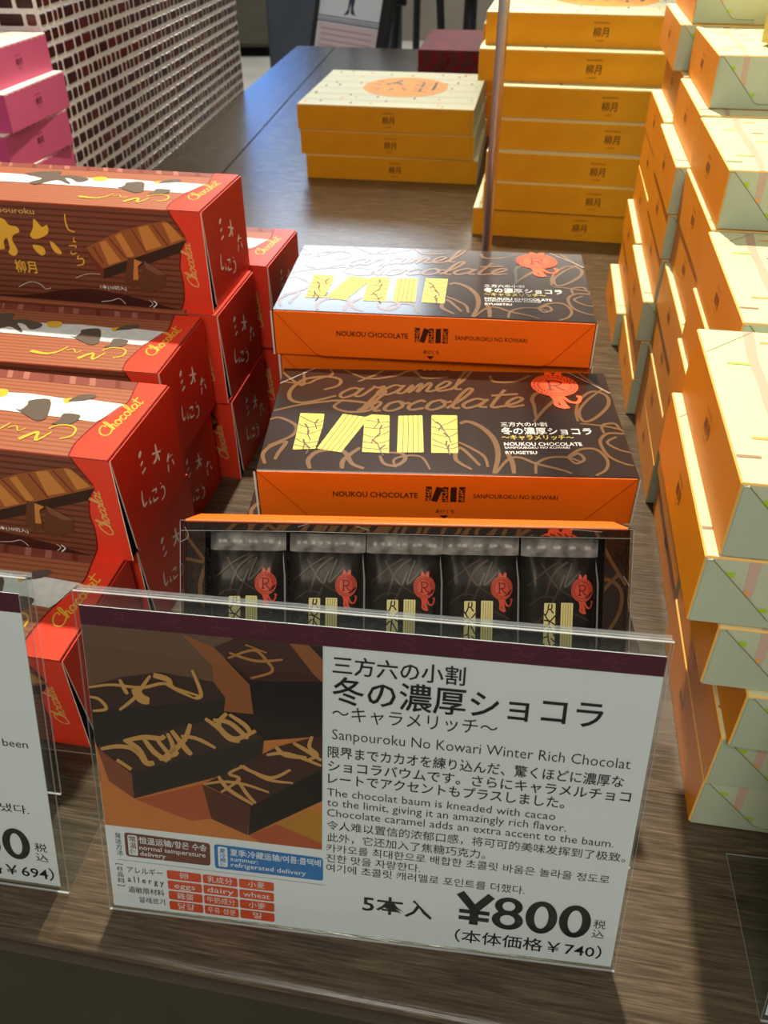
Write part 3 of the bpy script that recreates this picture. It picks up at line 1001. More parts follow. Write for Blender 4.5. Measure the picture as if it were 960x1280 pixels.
def make_gift_box():
    mb = MB()
    mb.box(0, DW, 0, DD, 0, DH, 'dark_board', .0006, front='orange_print', edge='dark_board')
    p = Print(mb, (0, 0, DH), (1, 0, 0), (0, 1, 0), (.3, .3, 230.7, 129.4))
    dark_top(p)
    f = Print(mb, (0, 0, 0), (1, 0, 0), (0, 0, 1), (.4, .4, 230.6, 35.4))
    f.text('NOUKOU CHOCOLATE', (46.5, 17.6), (98.7, 17.6), 5.6, 'dark_print', .016)
    bars_logo(f, lambda q: (103.5 + (q[0] - 19.5) * 24.2 / 104.4, 15.0 + (q[1] - 21.5) * 11.6 / 45.5), 'dark_print', 'orange_print', 2, .34, False)
    f.text('SANPOUROKU NO KOWARI', (132.6, 18.4), (184.1, 18.4), 4.6, 'dark_print', .008)
    f.text('あけくち', (110.2, 6.4), (121.6, 6.4), 3.4, 'dark_print', .012)
    f.poly([(112.6, 4.6), (118.2, 4.6), (115.4, 1.6)], 'dark_print', 2)
    body = empty('gift_box', (0, 0, 0))
    mb.build('carton_body', body)
    # orange closing flap, its two slanting edges and its pale cut ends
    fl = MB()
    out = [(1.2, 34.9), (229.8, 34.9), (202, 2.8), (197, .7), (35, .7), (29.5, 2.8)]
    k = len(out)
    fl.mesh([(a / 1000, -.0006, c / 1000) for a, c in out] + [(a / 1000, -.00005, c / 1000) for a, c in out], [], 'orange_print')
    fl.f += [tuple(range(k))[::-1]] + [(i, (i + 1) % k, k + (i + 1) % k, k + i) for i in range(k)]
    fl.m += [0] + [0 if i in (0,) else fl.mi('orange_fold') for i in range(k)]
    q = Print(fl, (0, -.0006, 0), (1, 0, 0), (0, 0, 1))
    q.stroke(out[1:] + [out[0]], .5, 'orange_fold', 1, raw=True)
    q2 = q
    q2.text('NOUKOU CHOCOLATE', (46.5, 17.6), (98.7, 17.6), 5.6, 'dark_print', .016)
    bars_logo(q2, lambda c: (103.5 + (c[0] - 19.5) * 24.2 / 104.4, 15.0 + (c[1] - 21.5) * 11.6 / 45.5), 'dark_print', 'orange_print', 2, .34, False)
    q2.text('SANPOUROKU NO KOWARI', (132.6, 18.4), (184.1, 18.4), 4.6, 'dark_print', .008)
    q2.text('あけくち', (110.2, 6.4), (121.6, 6.4), 3.4, 'dark_print', .012)
    q2.poly([(112.6, 4.6), (118.2, 4.6), (115.4, 1.6)], 'dark_print', 2)
    q2.rectg(-1.4, .5, -.2, 35, 'paper_edge', 1)
    q2.rectg(231.1, .5, 231.9, 35, 'paper_edge', 1)
    fl.build('closing_flap', body)
    return body


gift = make_gift_box()
GG = 'dark brown gift boxes with orange fronts'
G_SPOTS = [((-.0804, .571), -6.0, 3, 'topmost dark brown gift box with orange front, lid gleaming blue at left'),
           ((-.0775, .573), -4.8, 2, 'dark gift box right under the topmost one, thin orange strip showing'),
           ((-.078, .574), -4.5, 1, 'dark gift box second from the table in the rear pile'),
           ((-.078, .574), -4.5, 0, 'dark gift box at the very bottom of the rear pile'),
           ((-.0779, .420), -2.4, 2, 'front dark brown gift box with whole lid visible, yellow bars, orange seal'),
           ((-.0875, .408), -3.0, 1, 'dark gift box under the front one, its brown corner poking out at left'),
           ((-.083, .332), -2.6, 0, 'dark gift box on the table behind the opened display box')]
for i, ((x, y), yaw, lv, lab) in enumerate(G_SPOTS):
    o = gift if i == 0 else dup(gift)
    place(o, (x, y, lv * DH + .0001 * lv), R(yaw))
    tag(o, lab, 'gift box', GG)

# opened sample box leaning back, window side to the viewer
LEAN, DYAW = R(33), R(-2.1)
EX = (-.107, .2744, .0195)
tray = MB()
T = .0012
# frame (front panel with a window), sides, back
wx0, wx1, wz0, wz1 = .0112, .2185, .010, .1242


def panel(mb, x0, x1, z0, z1, y, mt, back=False):
    q = [(x0, y, z0), (x1, y, z0), (x1, y, z1), (x0, y, z1)]
    mb.face(q[::-1] if back else q, mt)


tray.box(0, DW, .0336, DH, 0, DD, 'dark_board', .0004)
tray.box(0, .0014, 0, .0336, 0, DD, 'dark_board', .0003)
tray.box(DW - .0014, DW, 0, .0336, 0, DD, 'dark_board', .0003)
tray.box(.0014, DW - .0014, 0, .0336, 0, .0014, 'dark_board', .0003)
for (x0, x1, z0, z1) in ((.0014, wx0, .0014, DD - .0016), (wx1, DW - .0014, .0014, DD - .0016), (wx0, wx1, .0014, wz0), (wx0, wx1, wz1, DD - .0016)):
    tray.box(x0, x1, .0, .0012, z0, z1, 'dark_board', .0002)
p = Print(tray, (0, 0, 0), (1, 0, 0), (0, 0, 1))
for rect in ((1, wz1 * 1000 + .2, 230, 128), (1, 2, wx0 * 1000 - .2, 128), (wx1 * 1000 + .2, 2, 230, 128)):
    p.rect = rect
    for q, w in SWIRLS:
        p.stroke(q, w * .9, 'swirl', 1, 5)
    cursive(p, 'aramel', (20, 118), (106, 122), 12, 2.0, 'swirl', 1)
    cursive(p, 'hocolate', (100, 120), (180, 122), 12, 2.0, 'swirl', 1)
p.rect = (1, wz1 * 1000 + .3, 230, 129)
seal_stamp(p, 194.5, 114.5, 16.4, 12.5, 'seal', 'seal_dark', 3)
open_box = tray.build('sample_box')
place(open_box, EX, DYAW, LEAN)
tag(open_box, 'opened dark sample box leaning back behind the centre price card, five pouches inside', 'sample box')
t2_ = MB()
t2_.box(0, DW, 0, DH, DD - .0014, DD, 'orange_print', .0004)
q = Print(t2_, (0, 0, DD), (1, 0, 0), (0, 1, 0), (0, 0, 231, 35))
q.text('NOUKOU CHOCOLATE', (80, 14), (135, 14), 5, 'dark_print')
t2_.build('orange_edge_panel', open_box)
fm = MB()
fm.face([(-.0015, -.0016, .001), (DW + .0015, -.0016, .001), (DW + .0015, -.0016, DD), (-.0015, -.0016, DD)], 'clear_film')
fm.face([(DW + .0015, -.0016, .001), (DW + .0015, DH, .001), (DW + .0015, DH, DD), (DW + .0015, -.0016, DD)], 'clear_film')
fm.face([(-.0015, DH, .001), (-.0015, -.0016, .001), (-.0015, -.0016, DD), (-.0015, DH, DD)], 'clear_film')
pp = Print(fm, (0, -.0016, 0), (1, 0, 0), (0, 0, 1))
for a in ([(-1.2, 129.4), (232, 129.2)], [(-1.2, 2), (-1.3, 129)], [(232, 2), (232.2, 129)], [(-1, 124), (60, 124.6), (150, 124), (231, 124.4)]):
    pp.stroke(a, .35, 'acrylic_edge', 1, raw=True)
for a in ([(-1, 118), (3, 121), (1, 126)], [(231, 100), (228, 105)], [(231, 60), (226, 66)], [(60, 127), (66, 129)], [(90, 128), (97, 126)], [(200, 128.5), (216, 127.5)]):
    pp.stroke(a, .3, 'acrylic_edge', 1)
fm.build('clear_wrap', open_box)


# five foil pouches standing in the box
def make_pouch():
    mb = MB()
    w, h = .0405, .1085
    nx, nz = 20, 34
    rr = random.Random(3)
    v = []
    for j in range(nz + 1):
        for i in range(nx + 1):
            a, c = i / nx, j / nz
            e = min(1, 2.6 * math.sqrt(max(0, min(a, 1 - a)))) * min(1, 2.4 * math.sqrt(max(0, min(c, .94 - c)))) if c < .94 else 0
            wob = rr.uniform(-.00012, .00012) + .0003 * sin(9 * a + 5 * c) * (c < .94)
            wob += .0005 * sin(31 * a + 1.3) * (1 if c > .92 else max(0, (c - .86) / .06))
            v.append((a * w, -.008 * e + wob + .0092, c * h))
    f = [(j * (nx + 1) + i, j * (nx + 1) + i + 1, (j + 1) * (nx + 1) + i + 1, (j + 1) * (nx + 1) + i) for j in range(nz) for i in range(nx)]
    k = int(nz * .94)
    mb.mesh(v, f[:k * nx], 'foil_black')
    cr = MB()
    cr.mesh(v, f[k * nx:], 'foil_crimp')
    vb = [(x, .0325 - y, z) if False else (x, .024 - y + .0005, z) for x, y, z in v]
    mb.mesh(vb, [q[::-1] for q in f], 'foil_black')
    # prints lie on a gently bulged front: lay the marks on the front of the bulge
    p = Print(mb, (0, .0012, 0), (1, 0, 0), (0, 0, 1))

    def depth(x, z):
        a, c = x / 1000 / w, z / 1000 / h
        a = min(max(a, 0), 1)
        e = min(1, 2.6 * math.sqrt(max(0, min(a, 1 - a)))) * min(1, 2.4 * math.sqrt(max(0, min(c, .94 - c))))
        return -.008 * e + .0003 * sin(9 * a + 5 * c) + .0092 - .0004

    p.P = lambda q, layer: Vector((q[0] / 1000, depth(q[0], q[1]) - .0006 - .00006 * layer - .0000016 * (p.k % 24), q[1] / 1000))
    p.rect = (2.0, 3, 38.5, 97)
    for q, ww in (([(3, 60), (14, 72), (22, 90)], 1.2), ([(6, 66), (16, 64), (26, 70), (36, 66)], .9), ([(10, 96), (18, 84), (30, 78), (37, 82)], 1.0), ([(3, 84), (12, 92), (20, 97)], .9),
                  ([(5, 40), (10, 55), (20, 62)], 1.1), ([(26, 96), (22, 84), (30, 92)], 1.0), ([(4, 74), (11, 79), (18, 78)], .8), ([(28, 62), (36, 56), (38, 46)], 1.0), ([(12, 78), (16, 90), (24, 97)], 1.2), ([(4, 30), (20, 36), (36, 30)], 1)):
        p.stroke(q, ww, 'foil_brown', 1, 5)
    x = 11.6
    p.rrect([(x, 42), (x + 6.0, 42), (x + 6.0, 75.5), (x, 75.5)], .5, 'bar_pale', 2)
    p.rrect([(x + 8.8, 42), (x + 15.0, 42), (x + 15.0, 75.8), (x + 8.8, 75.8)], .5, 'bar_pale', 2)
    for i in range(1, 5):
        p.stroke([(x + 8.8 + i * 1.24, 42.6), (x + 8.8 + i * 1.24, 75.2)], .28, 'bar_line', 3, raw=True)
    for q in ([(x, 70), (x + 3, 66), (x + 6, 69)], [(x, 62), (x + 2.4, 64), (x + 6, 58)], [(x + 3, 66), (x + 2.4, 58), (x + 4, 52)], [(x, 54), (x + 3, 51), (x + 6, 54)], [(x + 2.6, 75), (x + 2.2, 72.4), (x + 4, 72.6), (x + 4, 75)], [(x + 3, 51), (x + 3, 44)], [(x, 47), (x + 6, 46)], [(x + .2, 66.5), (x + 3, 66)], [(x + 6, 64), (x + 3.2, 66)], [(x + 2.4, 58), (x, 57)], [(x + 4, 57), (x + 6, 55)], [(x + 2.4, 72.4), (x + 1, 69)], [(x + 3.6, 72), (x + 5, 70)]):
        p.stroke(q, .7, 'ink', 3, 3)
    seal_stamp(p, 31.0, 82.6, 5.7, 6.2, 'seal_soft', 'seal_dark', 4)
    # bright creased side seam
    mb.tube([(w - .0002, .0062, .006), (w + .0002, .0056, .05), (w - .0002, .0060, .085), (w - .0016, .0085, .1)], [.0003, .0006, .0006, .0002], 'foil_edge', 6)
    root = empty('foil_pouch', (0, 0, 0))
    mb.build('pouch_body', root)
    cr.build('crimped_seal', root)
    return root


po = make_pouch()
wm = Matrix.Translation(EX) @ Matrix.Rotation(DYAW, 4, 'Z') @ Matrix.Rotation(-LEAN, 4, 'X')
POS = ['leftmost black foil pouch in the opened sample box', 'second black foil pouch from the left in the sample box', 'middle black foil pouch of the five in the sample box',
       'second black foil pouch from the right in the sample box', 'rightmost black foil pouch in the opened sample box']
for i in range(5):
    o = po if i == 0 else dup(po)
    lp = Vector((.0122 + i * .0412, .0022 + (.0006 if i % 2 else 0), .0138))
    o.location = wm @ lp
    o.rotation_euler = (-LEAN, R(rnd.uniform(-.5, .5)), DYAW)
    tag(o, POS[i], 'pouch', 'foil pouches in the sample box')

# ------------------------------------------------------------------ small orange and cream cartons (right)
OW, OD, OH = .27, .1331, .0358


def small_logo(p, cx, cy, s, mt):
    p.text('柳月', (cx - 6.2 * s, cy - 3.4 * s), (cx + 6.2 * s, cy - 3.4 * s), 7.6 * s, mt, .014, 2)
    p.text('SANPOUROKU', (cx - 6.4 * s, cy + 5.4 * s), (cx + 6.4 * s, cy + 5.4 * s), 1.9 * s, mt, .01, 2)
    p.text('RYUGETSU', (cx - 3.2 * s, cy - 7.4 * s), (cx + 3.2 * s, cy - 7.4 * s), 1.6 * s, mt, .01, 2)


def make_orange_carton():
    mb = MB()
    mb.box(0, OW, 0, OD, 0, OH, 'green_board', .0007, edge='orange_edge', top='cream_board', left='orange_board', right='orange_board', back='green_board', bottom='cream_board')
    # top: pale branch band with short dashes
    t = Print(mb, (0, 0, OH), (1, 0, 0), (0, 1, 0), (.8, .8, 269, 132.3))
    for k, ox in enumerate((0, 62, 121, 188)):
        Lb = [(22, 135), (20.6, 122), (19.0, 102), (19.6, 80), (18.8, 62), (19.2, 36), (17.6, 0)]
        Rb = [(20.6, 0), (23.2, 28), (24.3, 66), (23.8, 98), (25.4, 118), (27.2, 135)]
        t.poly([(x + ox, y) for x, y in smooth(Lb, 4) + smooth(Rb, 4)], 'pink_band', 1)
    D = [(9.2, 97.5, 19.4, 'dash_green'), (27.2, 91.1, 36, 'dash_brown'), (26.8, 69.8, 36, 'dash_green'), (9.0, 33.0, 19.8, 'dash_orange'), (.9, 18.8, 10.4, 'dash_brown'), (27.8, 121, 36, 'dash_orange'),
         (40, 46, 50, 'dash_brown'), (44, 108, 54, 'dash_green'), (52, 20, 61, 'dash_orange'), (70, 84, 80, 'dash_brown'), (74, 52, 84, 'dash_green'), (92, 118, 102, 'dash_orange'), (96, 30, 106, 'dash_brown'),
         (108, 74, 118, 'dash_green'), (130, 104, 140, 'dash_brown'), (134, 44, 144, 'dash_orange'), (156, 86, 166, 'dash_green'), (160, 22, 170, 'dash_brown'), (176, 62, 186, 'dash_orange'), (200, 110, 210, 'dash_green'), (214, 40, 224, 'dash_brown'), (236, 90, 246, 'dash_orange')]
    for x0, y, x1, mt in D:
        t.rectg(x0, y - .9, x1, y + .9, mt, 2)
    t.stroke([(1.1, 107.4), (26, 132)], .3, 'fold_line', 3, raw=True)
    t.stroke([(244, 132), (268.8, 107.4)], .3, 'fold_line', 3, raw=True)
    # left and right orange faces with the mark
    l = Print(mb, (0, OD, 0), (0, -1, 0), (0, 0, 1))
    small_logo(l, OD * 500, 19.5, 1.0, 'logo_brown')
    r = Print(mb, (OW, 0, 0), (0, 1, 0), (0, 0, 1))
    small_logo(r, OD * 500, 19.5, 1.0, 'logo_brown')
    # front: printed part showing beside the folded corner
    f = Print(mb, (0, 0, 0), (1, 0, 0), (0, 0, 1), (.8, .8, 269, 35))
    f.poly([(17.4, 35.2), (22.0, 35.2), (22.4, 14), (18.8, 14)], 'pink_band_end', 1)
    for ox in (62, 121, 188):
        f.poly([(17.4 + ox, 35.2), (21 + ox, 35.2), (22.6 + ox, .8), (19.4 + ox, .8)], 'pink_band_end', 1)
    f.rectg(9.6, 26.3, 13.2, 29, 'dash_green', 2)
    f.rectg(26.5, 9.0, 30.2, 11.2, 'dash_green', 2)
    f.rectg(18.6, 17.6, 20.8, 19.4, 'dash_orange', 2)
    f.rectg(29.6, 3.4, 32.2, 4.8, 'dash_brown', 2)
    for x, y, mt in ((46, 22, 'dash_green'), (74, 12, 'dash_orange'), (98, 26, 'dash_brown'), (150, 20, 'dash_green'), (176, 9, 'dash_orange'), (210, 24, 'dash_green')):
        f.rectg(x, y, x + 3.4, y + 2, mt, 2)
    body = empty('orange_carton', (0, 0, 0))
    mb.build('carton_body', body)
    for sgn in (0, 1):
        fl = MB()
        out = [(1.0, 1.0), (1.0, 34.6), (3.0, 35.0), (18.6, 18.8), (31.0, 5.6), (34.5, 4.2), (50, 4.0), (50, 1.0)]
        if sgn:
            out = [(270 - a, c) for a, c in out][::-1]
        k = len(out)
        fl.mesh([(a / 1000, -.0007, c / 1000) for a, c in out] + [(a / 1000, -.00005, c / 1000) for a, c in out], [], 'green_fold')
        fl.f += [tuple(range(k))] + [(i, k + i, k + (i + 1) % k, (i + 1) % k) for i in range(k)]
        fl.m += [0] + [fl.mi('green_fold')] * k
        q = Print(fl, (0, -.0007, 0), (1, 0, 0), (0, 0, 1))
        q.stroke([(a, c) for a, c in (out[1:] if not sgn else out[:-1])], .35, 'fold_line', 1, raw=True)
        fl.build('corner_flap', body)
    return body


oc = make_orange_carton()
OG = 'orange and cream cartons in the right hand row of stacks'
YB = -9.6
STACKS = [
    ('nearest', [(.159, .250), (.159, .249), (.160, .244), (.141, .251), (.1283, .255), (.1335, .255)]),
    ('second', [(.187, .389), (.183, .389), (.178, .390), (.176, .391), (.1785, .390), (.1805, .392)]),
    ('third', [(.205, .527), (.205, .526), (.206, .527), (.203, .524), (.2075, .527), (.206, .526), (.2085, .526)]),
    ('fourth', [(.220, .661), (.221, .661), (.2165, .662), (.2245, .661), (.223, .662), (.2213, .662), (.232, .663), (.243, .682)]),
    ('rearmost', [(.236, .797), (.245, .798), (.2425, .798), (.248, .798), (.249, .798), (.2485, .799), (.2585, .800), (.255, .824), (.264, .824)]),
]
ORD = ['at table level', 'second up', 'third up', 'fourth up', 'fifth up', 'sixth up', 'seventh up', 'eighth up', 'ninth up']
k = 0
for nm, sp in STACKS:
    for lv, (x, y) in enumerate(sp):
        o = oc if k == 0 else dup(oc)
        k += 1
        place(o, (x, y, lv * OH + .00012 * lv), R(YB + rnd.uniform(-.2, .2)))
        w = ORD[lv] if lv < len(sp) - 1 else 'topmost'
        tag(o, 'orange sided carton, %s in the %s stack of the right hand row' % (w, nm), 'carton', OG)

# ------------------------------------------------------------------ large orange cartons (back)
YW, YD = .268, .262


def make_large_carton():
    mb = MB()
    mb.box(0, YW, 0, YD, 0, OH - .0011, 'yellow_board', .0007, edge='orange_edge', top='cream_board', left='green_board', right='green_board', back='yellow_board', bottom='cream_board')
    f = Print(mb, (0, 0, 0), (1, 0, 0), (0, 0, 1))
    small_logo(f, 140, 17.6, 1.5, 'logo_brown')
    for i in range(22):
        f.stroke([(3 + i * 12, 34.0), (10 + i * 12, 34.0)], .5, 'orange_edge', 2, raw=True)
    root = empty('large_carton', (0, 0, 0))
    mb.build('carton_body', root)
    mb = MB()
    mb.box(.0002, YW - .0002, .0002, YD - .0002, OH - .0011, OH, 'cream_board', .0004, edge='orange_edge')
    t = Print(mb, (0, 0, OH), (1, 0, 0), (0, 1, 0), (1, 1, YW * 1000 - 1, YD * 1000 - 1))
    rr = random.Random(4)
    for y in (38, 78, 120, 166, 210):
        t.stroke([(0, y), (70, y + rr.uniform(-2, 2)), (150, y + rr.uniform(-2, 2)), (268, y)], 1.8, 'pink_band', 1)
    for i in range(46):
        x, y = rr.uniform(6, 260), rr.uniform(6, 254)
        a = rr.uniform(-.3, .3)
        mt = rr.choice(['dash_brown', 'dash_green', 'dash_orange', 'logo_brown', 'dash_brown'])
        t.stroke([(x, y), (x + 1.5 * sin(a), y + 11)], 3.4, mt, 2, raw=True)
    t.disc((146, 141), 68, 73, 'oval_orange', 3, 40)
    for q in ([(95, 178), (108, 171)], [(92, 158), (106, 152)], [(92, 128), (108, 122)], [(112, 150), (128, 175), (134, 192)], [(112, 160), (140, 166)], [(126, 176), (140, 150)], [(128, 128), (122, 112)], [(140, 132), (150, 118)], [(96, 108), (106, 112)],
              [(160, 185), (172, 180)], [(158, 160), (186, 166)], [(172, 180), (172, 140)], [(160, 148), (184, 150)], [(192, 184), (192, 130), (188, 122)], [(160, 128), (184, 132)], [(172, 128), (172, 108)], [(160, 112), (184, 110)]):
        t.stroke(q, 5.0, 'ink', 4, 4, .4)
    mb.build('lid_panel', root)
    return root


yc = make_large_carton()
YG = 'large orange and cream cartons in the back'
Y_SPOTS = [((-.120, 1.382), -8.8, 0, 'wide orange carton, bottom of the low pile of three on the open table'), ((-.127, 1.384), -9.6, 1, 'wide orange carton, middle of the low pile of three on the open table'),
           ((-.130, 1.383), -9.6, 2, 'wide orange carton, top of the low pile of three, cream lid with orange oval'),
           ((.119, 1.125), -11, 0, 'wide orange carton at the foot of the tall pile behind the steel pole'), ((.130, 1.118), -11, 1, 'wide orange carton second from the table in the tall pile behind the pole'),
           ((.131, 1.121), -11, 2, 'wide orange carton third from the table in the tall pile behind the pole'), ((.145, 1.129), -11, 3, 'wide orange carton, middle one of seven in the tall pile behind the pole'),
           ((.138, 1.138), -11, 4, 'wide orange carton third from the top in the tall pile behind the pole'), ((.119, 1.166), -11, 5, 'wide orange carton second from the top of the tall pile, sticking out left'),
           ((.128, 1.193), -11, 6, 'topmost wide orange carton of the tall pile behind the pole'),
           ((0.169, 1.628), -10, 0, 'orange carton at table level in the pile hidden behind the tall pile'), ((0.171, 1.628), -10, 1, 'orange carton second up in the pile hidden behind the tall pile'),
           ((0.169, 1.628), -10, 2, 'orange carton third up in the pile hidden behind the tall pile'), ((0.166, 1.628), -10, 3, 'orange carton fourth up in the pile hidden behind the tall pile'),
           ((0.171, 1.628), -10, 4, 'topmost carton of the hidden rear pile, its edge left of the pole')]
for i, ((x, y), yaw, lv, lab) in enumerate(Y_SPOTS):
    o = yc if i == 0 else dup(yc)
    place(o, (x, y, lv * OH + .00012 * lv), R(yaw))
    tag(o, lab, 'carton', YG)

# ------------------------------------------------------------------ pink cartons (far left)
PH = .0398


def make_pink():
    mb = MB()
    mb.box(-.2, 0, 0, .133, 0, PH - .0011, 'pink_side', .0007, right='pink_board', left='pink_board', front='pink_side', edge='pink_board')
    r = Print(mb, (0, 0, 0), (0, 1, 0), (0, 0, 1))
    small_logo(r, 66, 21, 1.05, 'pink_logo')
    for i in range(11):
        r.stroke([(2 + i * 12, 38.0), (9 + i * 12, 38.0)], .45, 'cream_white', 2, raw=True)
    root = empty('pink_carton', (0, 0, 0))
    mb.build('carton_body', root)
    mb = MB()
    mb.box(-.1998, -.0002, .0002, .1328, PH - .0011, PH, 'cream_white', .0004)
    mb.build('lid_panel', root)
    return root


pk = make_pink()
P_SPOTS = [((-.414, .985), -11, 0, 'pink carton at table level in the pile hidden behind the brown cartons'), ((-.416, .984), -11, 1, 'pink carton second from the table in the pile by the tiled pillar'),
           ((-.412, .986), -10, 2, 'pink carton showing just above the brown carton, lowest visible in its pile'), ((-.4165, .985), -13.5, 3, 'pink carton in shade, third from the top beside the tiled pillar'),
           ((-.409, .995), -11, 4, 'pink carton second from the top of the pile by the tiled pillar'), ((-.422, .996), -11.5, 5, 'topmost pink carton with white lid by the tiled pillar')]
for i, ((x, y), yaw, lv, lab) in enumerate(P_SPOTS):
    o = pk if i == 0 else dup(pk)
    place(o, (x, y, lv * PH + .00012 * lv), R(yaw))
    tag(o, lab, 'carton', 'pink cartons by the tiled pillar')


# ------------------------------------------------------------------ acrylic card holders and price cards
HW, HH, BD = .2375, .1727, .078


def slab(mb, q, t, n):
    """thin clear sheet: faces clear, rim bright"""
    n = Vector(n).normalized() * t
    a = [Vector(p) for p in q]
    b_ = [p + n for p in a]
    mb.face(a[::-1], 'clear_acrylic')
    mb.face(b_, 'clear_acrylic')
    for i in range(len(a)):
        j = (i + 1) % len(a)
        mb.face([a[i], a[j], b_[j], b_[i]], 'acrylic_edge')


def make_holder(lean):
    """front sheet, folded-over back sheet, and a foot running back along the table; the front sheet leans by `lean`"""
    root = empty('card_holder', (0, 0, 0))
    s_, c_ = sin(lean), cos(lean)
    up = Vector((0, s_, c_))
    bk = Vector((0, c_, -s_))
    X = Vector((1, 0, 0))
    f = MB()
    slab(f, [Vector((0, 0, .0015)) + X * HW, Vector((0, 0, .0015)), up * HH, up * HH + X * HW], .0012, -bk)
    f.build('front_sheet', root)
    g = MB()
    o = bk * .0042
    slab(g, [o + up * (HH * .335) + X * HW, o + up * (HH * .335), o + up * (HH - .0012), o + up * (HH - .0012) + X * HW], .0012, -bk)
    slab(g, [up * (HH - .001) + X * HW, up * (HH - .001), o + up * (HH - .001), o + up * (HH - .001) + X * HW], .0012, up)
    g.build('back_sheet', root)
    h = MB()
    slab(h, [Vector((0, 0, .0004)), Vector((HW, 0, .0004)), Vector((HW, BD, .0004)), Vector((0, BD, .0004))], .0012, (0, 0, 1))
    h.build('foot', root)
    return root


def card_frame(mb, lean, off=.0010):
    s_, c_ = sin(lean), cos(lean)
    return Print(mb, Vector((0, c_, -s_)) * off, (1, 0, 0), (0, s_, c_))


CW, CH = 235.087, 163.619


def card_body(mb, p, lean, w, h, x0=0.0, z0=0.0):
    s_, c_ = sin(lean), cos(lean)
    bk = Vector((0, c_, -s_))
    q = [p.o + p.u * (a / 1000) + p.v * (c / 1000) for a, c in ((x0, z0), (x0 + w, z0), (x0 + w, z0 + h), (x0, z0 + h))]
    b_ = [v + bk * .0004 for v in q]
    mb.face(q, 'card_white')
    mb.face(b_[::-1], 'card_white')
    for i in range(4):
        j = (i + 1) % 4
        mb.face([q[i], b_[i], b_[j], q[j]], 'card_white')


def ring(p, cx, cy, rx, ry, w, mt, layer=2, wy=None, n=40):
    """closed ring whose stroke is heavier at the sides than at top and bottom"""
    wy = wy or w
    for k in range(n):
        a, c = 2 * pi * k / n, 2 * pi * (k + 1) / n
        p.poly([(cx + rx * cos(a), cy + ry * sin(a)), (cx + rx * cos(c), cy + ry * sin(c)), (cx + (rx - w) * cos(c), cy + (ry - wy) * sin(c)), (cx + (rx - w) * cos(a), cy + (ry - wy) * sin(a))], mt, layer)


def big_price(p, x, y, t, s=1.0):
    """heavy price figures"""
    for ch in t:
        if ch == '¥':
            cx = x + 7.6 * s
            for q in ([(cx - 7.0 * s, y + 18.2 * s), (cx, y + 9.0 * s)], [(cx + 7.0 * s, y + 18.2 * s), (cx, y + 9.0 * s)], [(cx, y + 9.6 * s), (cx, y)]):
                p.stroke(q, 4.0 * s, 'ink', 2, raw=True)
            for yy in (7.6, 3.6):
                p.stroke([(cx - 6.8 * s, y + yy * s), (cx + 6.8 * s, y + yy * s)], 2.3 * s, 'ink', 3, raw=True)
            x += 15.6 * s
        elif ch == '8':
            ring(p, x + 7.0 * s, y + 13.4 * s, 6.2 * s, 5.2 * s, 3.4 * s, 'ink', 2, 2.5 * s)
            ring(p, x + 7.0 * s, y + 5.2 * s, 7.0 * s, 5.7 * s, 3.7 * s, 'ink', 2, 2.7 * s)
            x += 14.8 * s
        elif ch == '0':
            ring(p, x + 7.0 * s, y + 9.1 * s, 7.0 * s, 9.6 * s, 3.9 * s, 'ink', 2, 3.0 * s)
            x += 14.8 * s
        elif ch == '5':
            p.stroke([(x + 1 * s, y + 17 * s), (x + 12.4 * s, y + 17 * s)], 3.2 * s, 'ink', 2, raw=True)
            p.stroke([(x + 2.6 * s, y + 17 * s), (x + 2.0 * s, y + 9.4 * s)], 3.2 * s, 'ink', 2, raw=True)
            p.stroke([(x + 2 * s, y + 9.6 * s), (x + 7 * s, y + 11 * s), (x + 11.6 * s, y + 7 * s), (x + 9 * s, y + 1.6 * s), (x + 1 * s, y + 1.6 * s)], 3.6 * s, 'ink', 2)
            x += 14.8 * s
        elif ch == '6':
            ring(p, x + 7 * s, y + 5.8 * s, 6.8 * s, 6.0 * s, 3.7 * s, 'ink', 2, 2.8 * s)
            p.stroke([(x + 2.0 * s, y + 5.8 * s), (x + 3 * s, y + 13 * s), (x + 11.5 * s, y + 17.2 * s)], 3.6 * s, 'ink', 2)
            x += 14.8 * s


def floral(p, x0, x1, y, n, mt):
    rr = random.Random(11)
    for i in range(n):
        x = x0 + (x1 - x0) * (i + .5) / n + rr.uniform(-2, 2)
        a = rr.uniform(0, 6)
        for k in range(3):
            a += 2.1
            q = [(x, y), (x + 3 * cos(a), y + 2 * sin(a)), (x + 5 * cos(a + .5), y + 2.8 * sin(a + .5)), (x + 4.2 * cos(a + 1.0), y + 2.2 * sin(a + 1))]
            p.stroke(q, .7, mt, 3, 4)


LEANC = .276
main_holder = make_holder(LEANC)
place(main_holder, (-.1321, .2045, 0), R(-7.2))
tag(main_holder, 'clear acrylic card holder in the centre, holding the large photo price card', 'card holder')

mb = MB()
p = card_frame(mb, LEANC)
card_body(mb, p, LEANC, CW, CH)
p.rect = (0, 0, CW, CH)
p.rectg(0, 154.7, CW, CH, 'card_maroon', 1)
floral(p, 8, 228, 159.2, 11, 'card_floral')
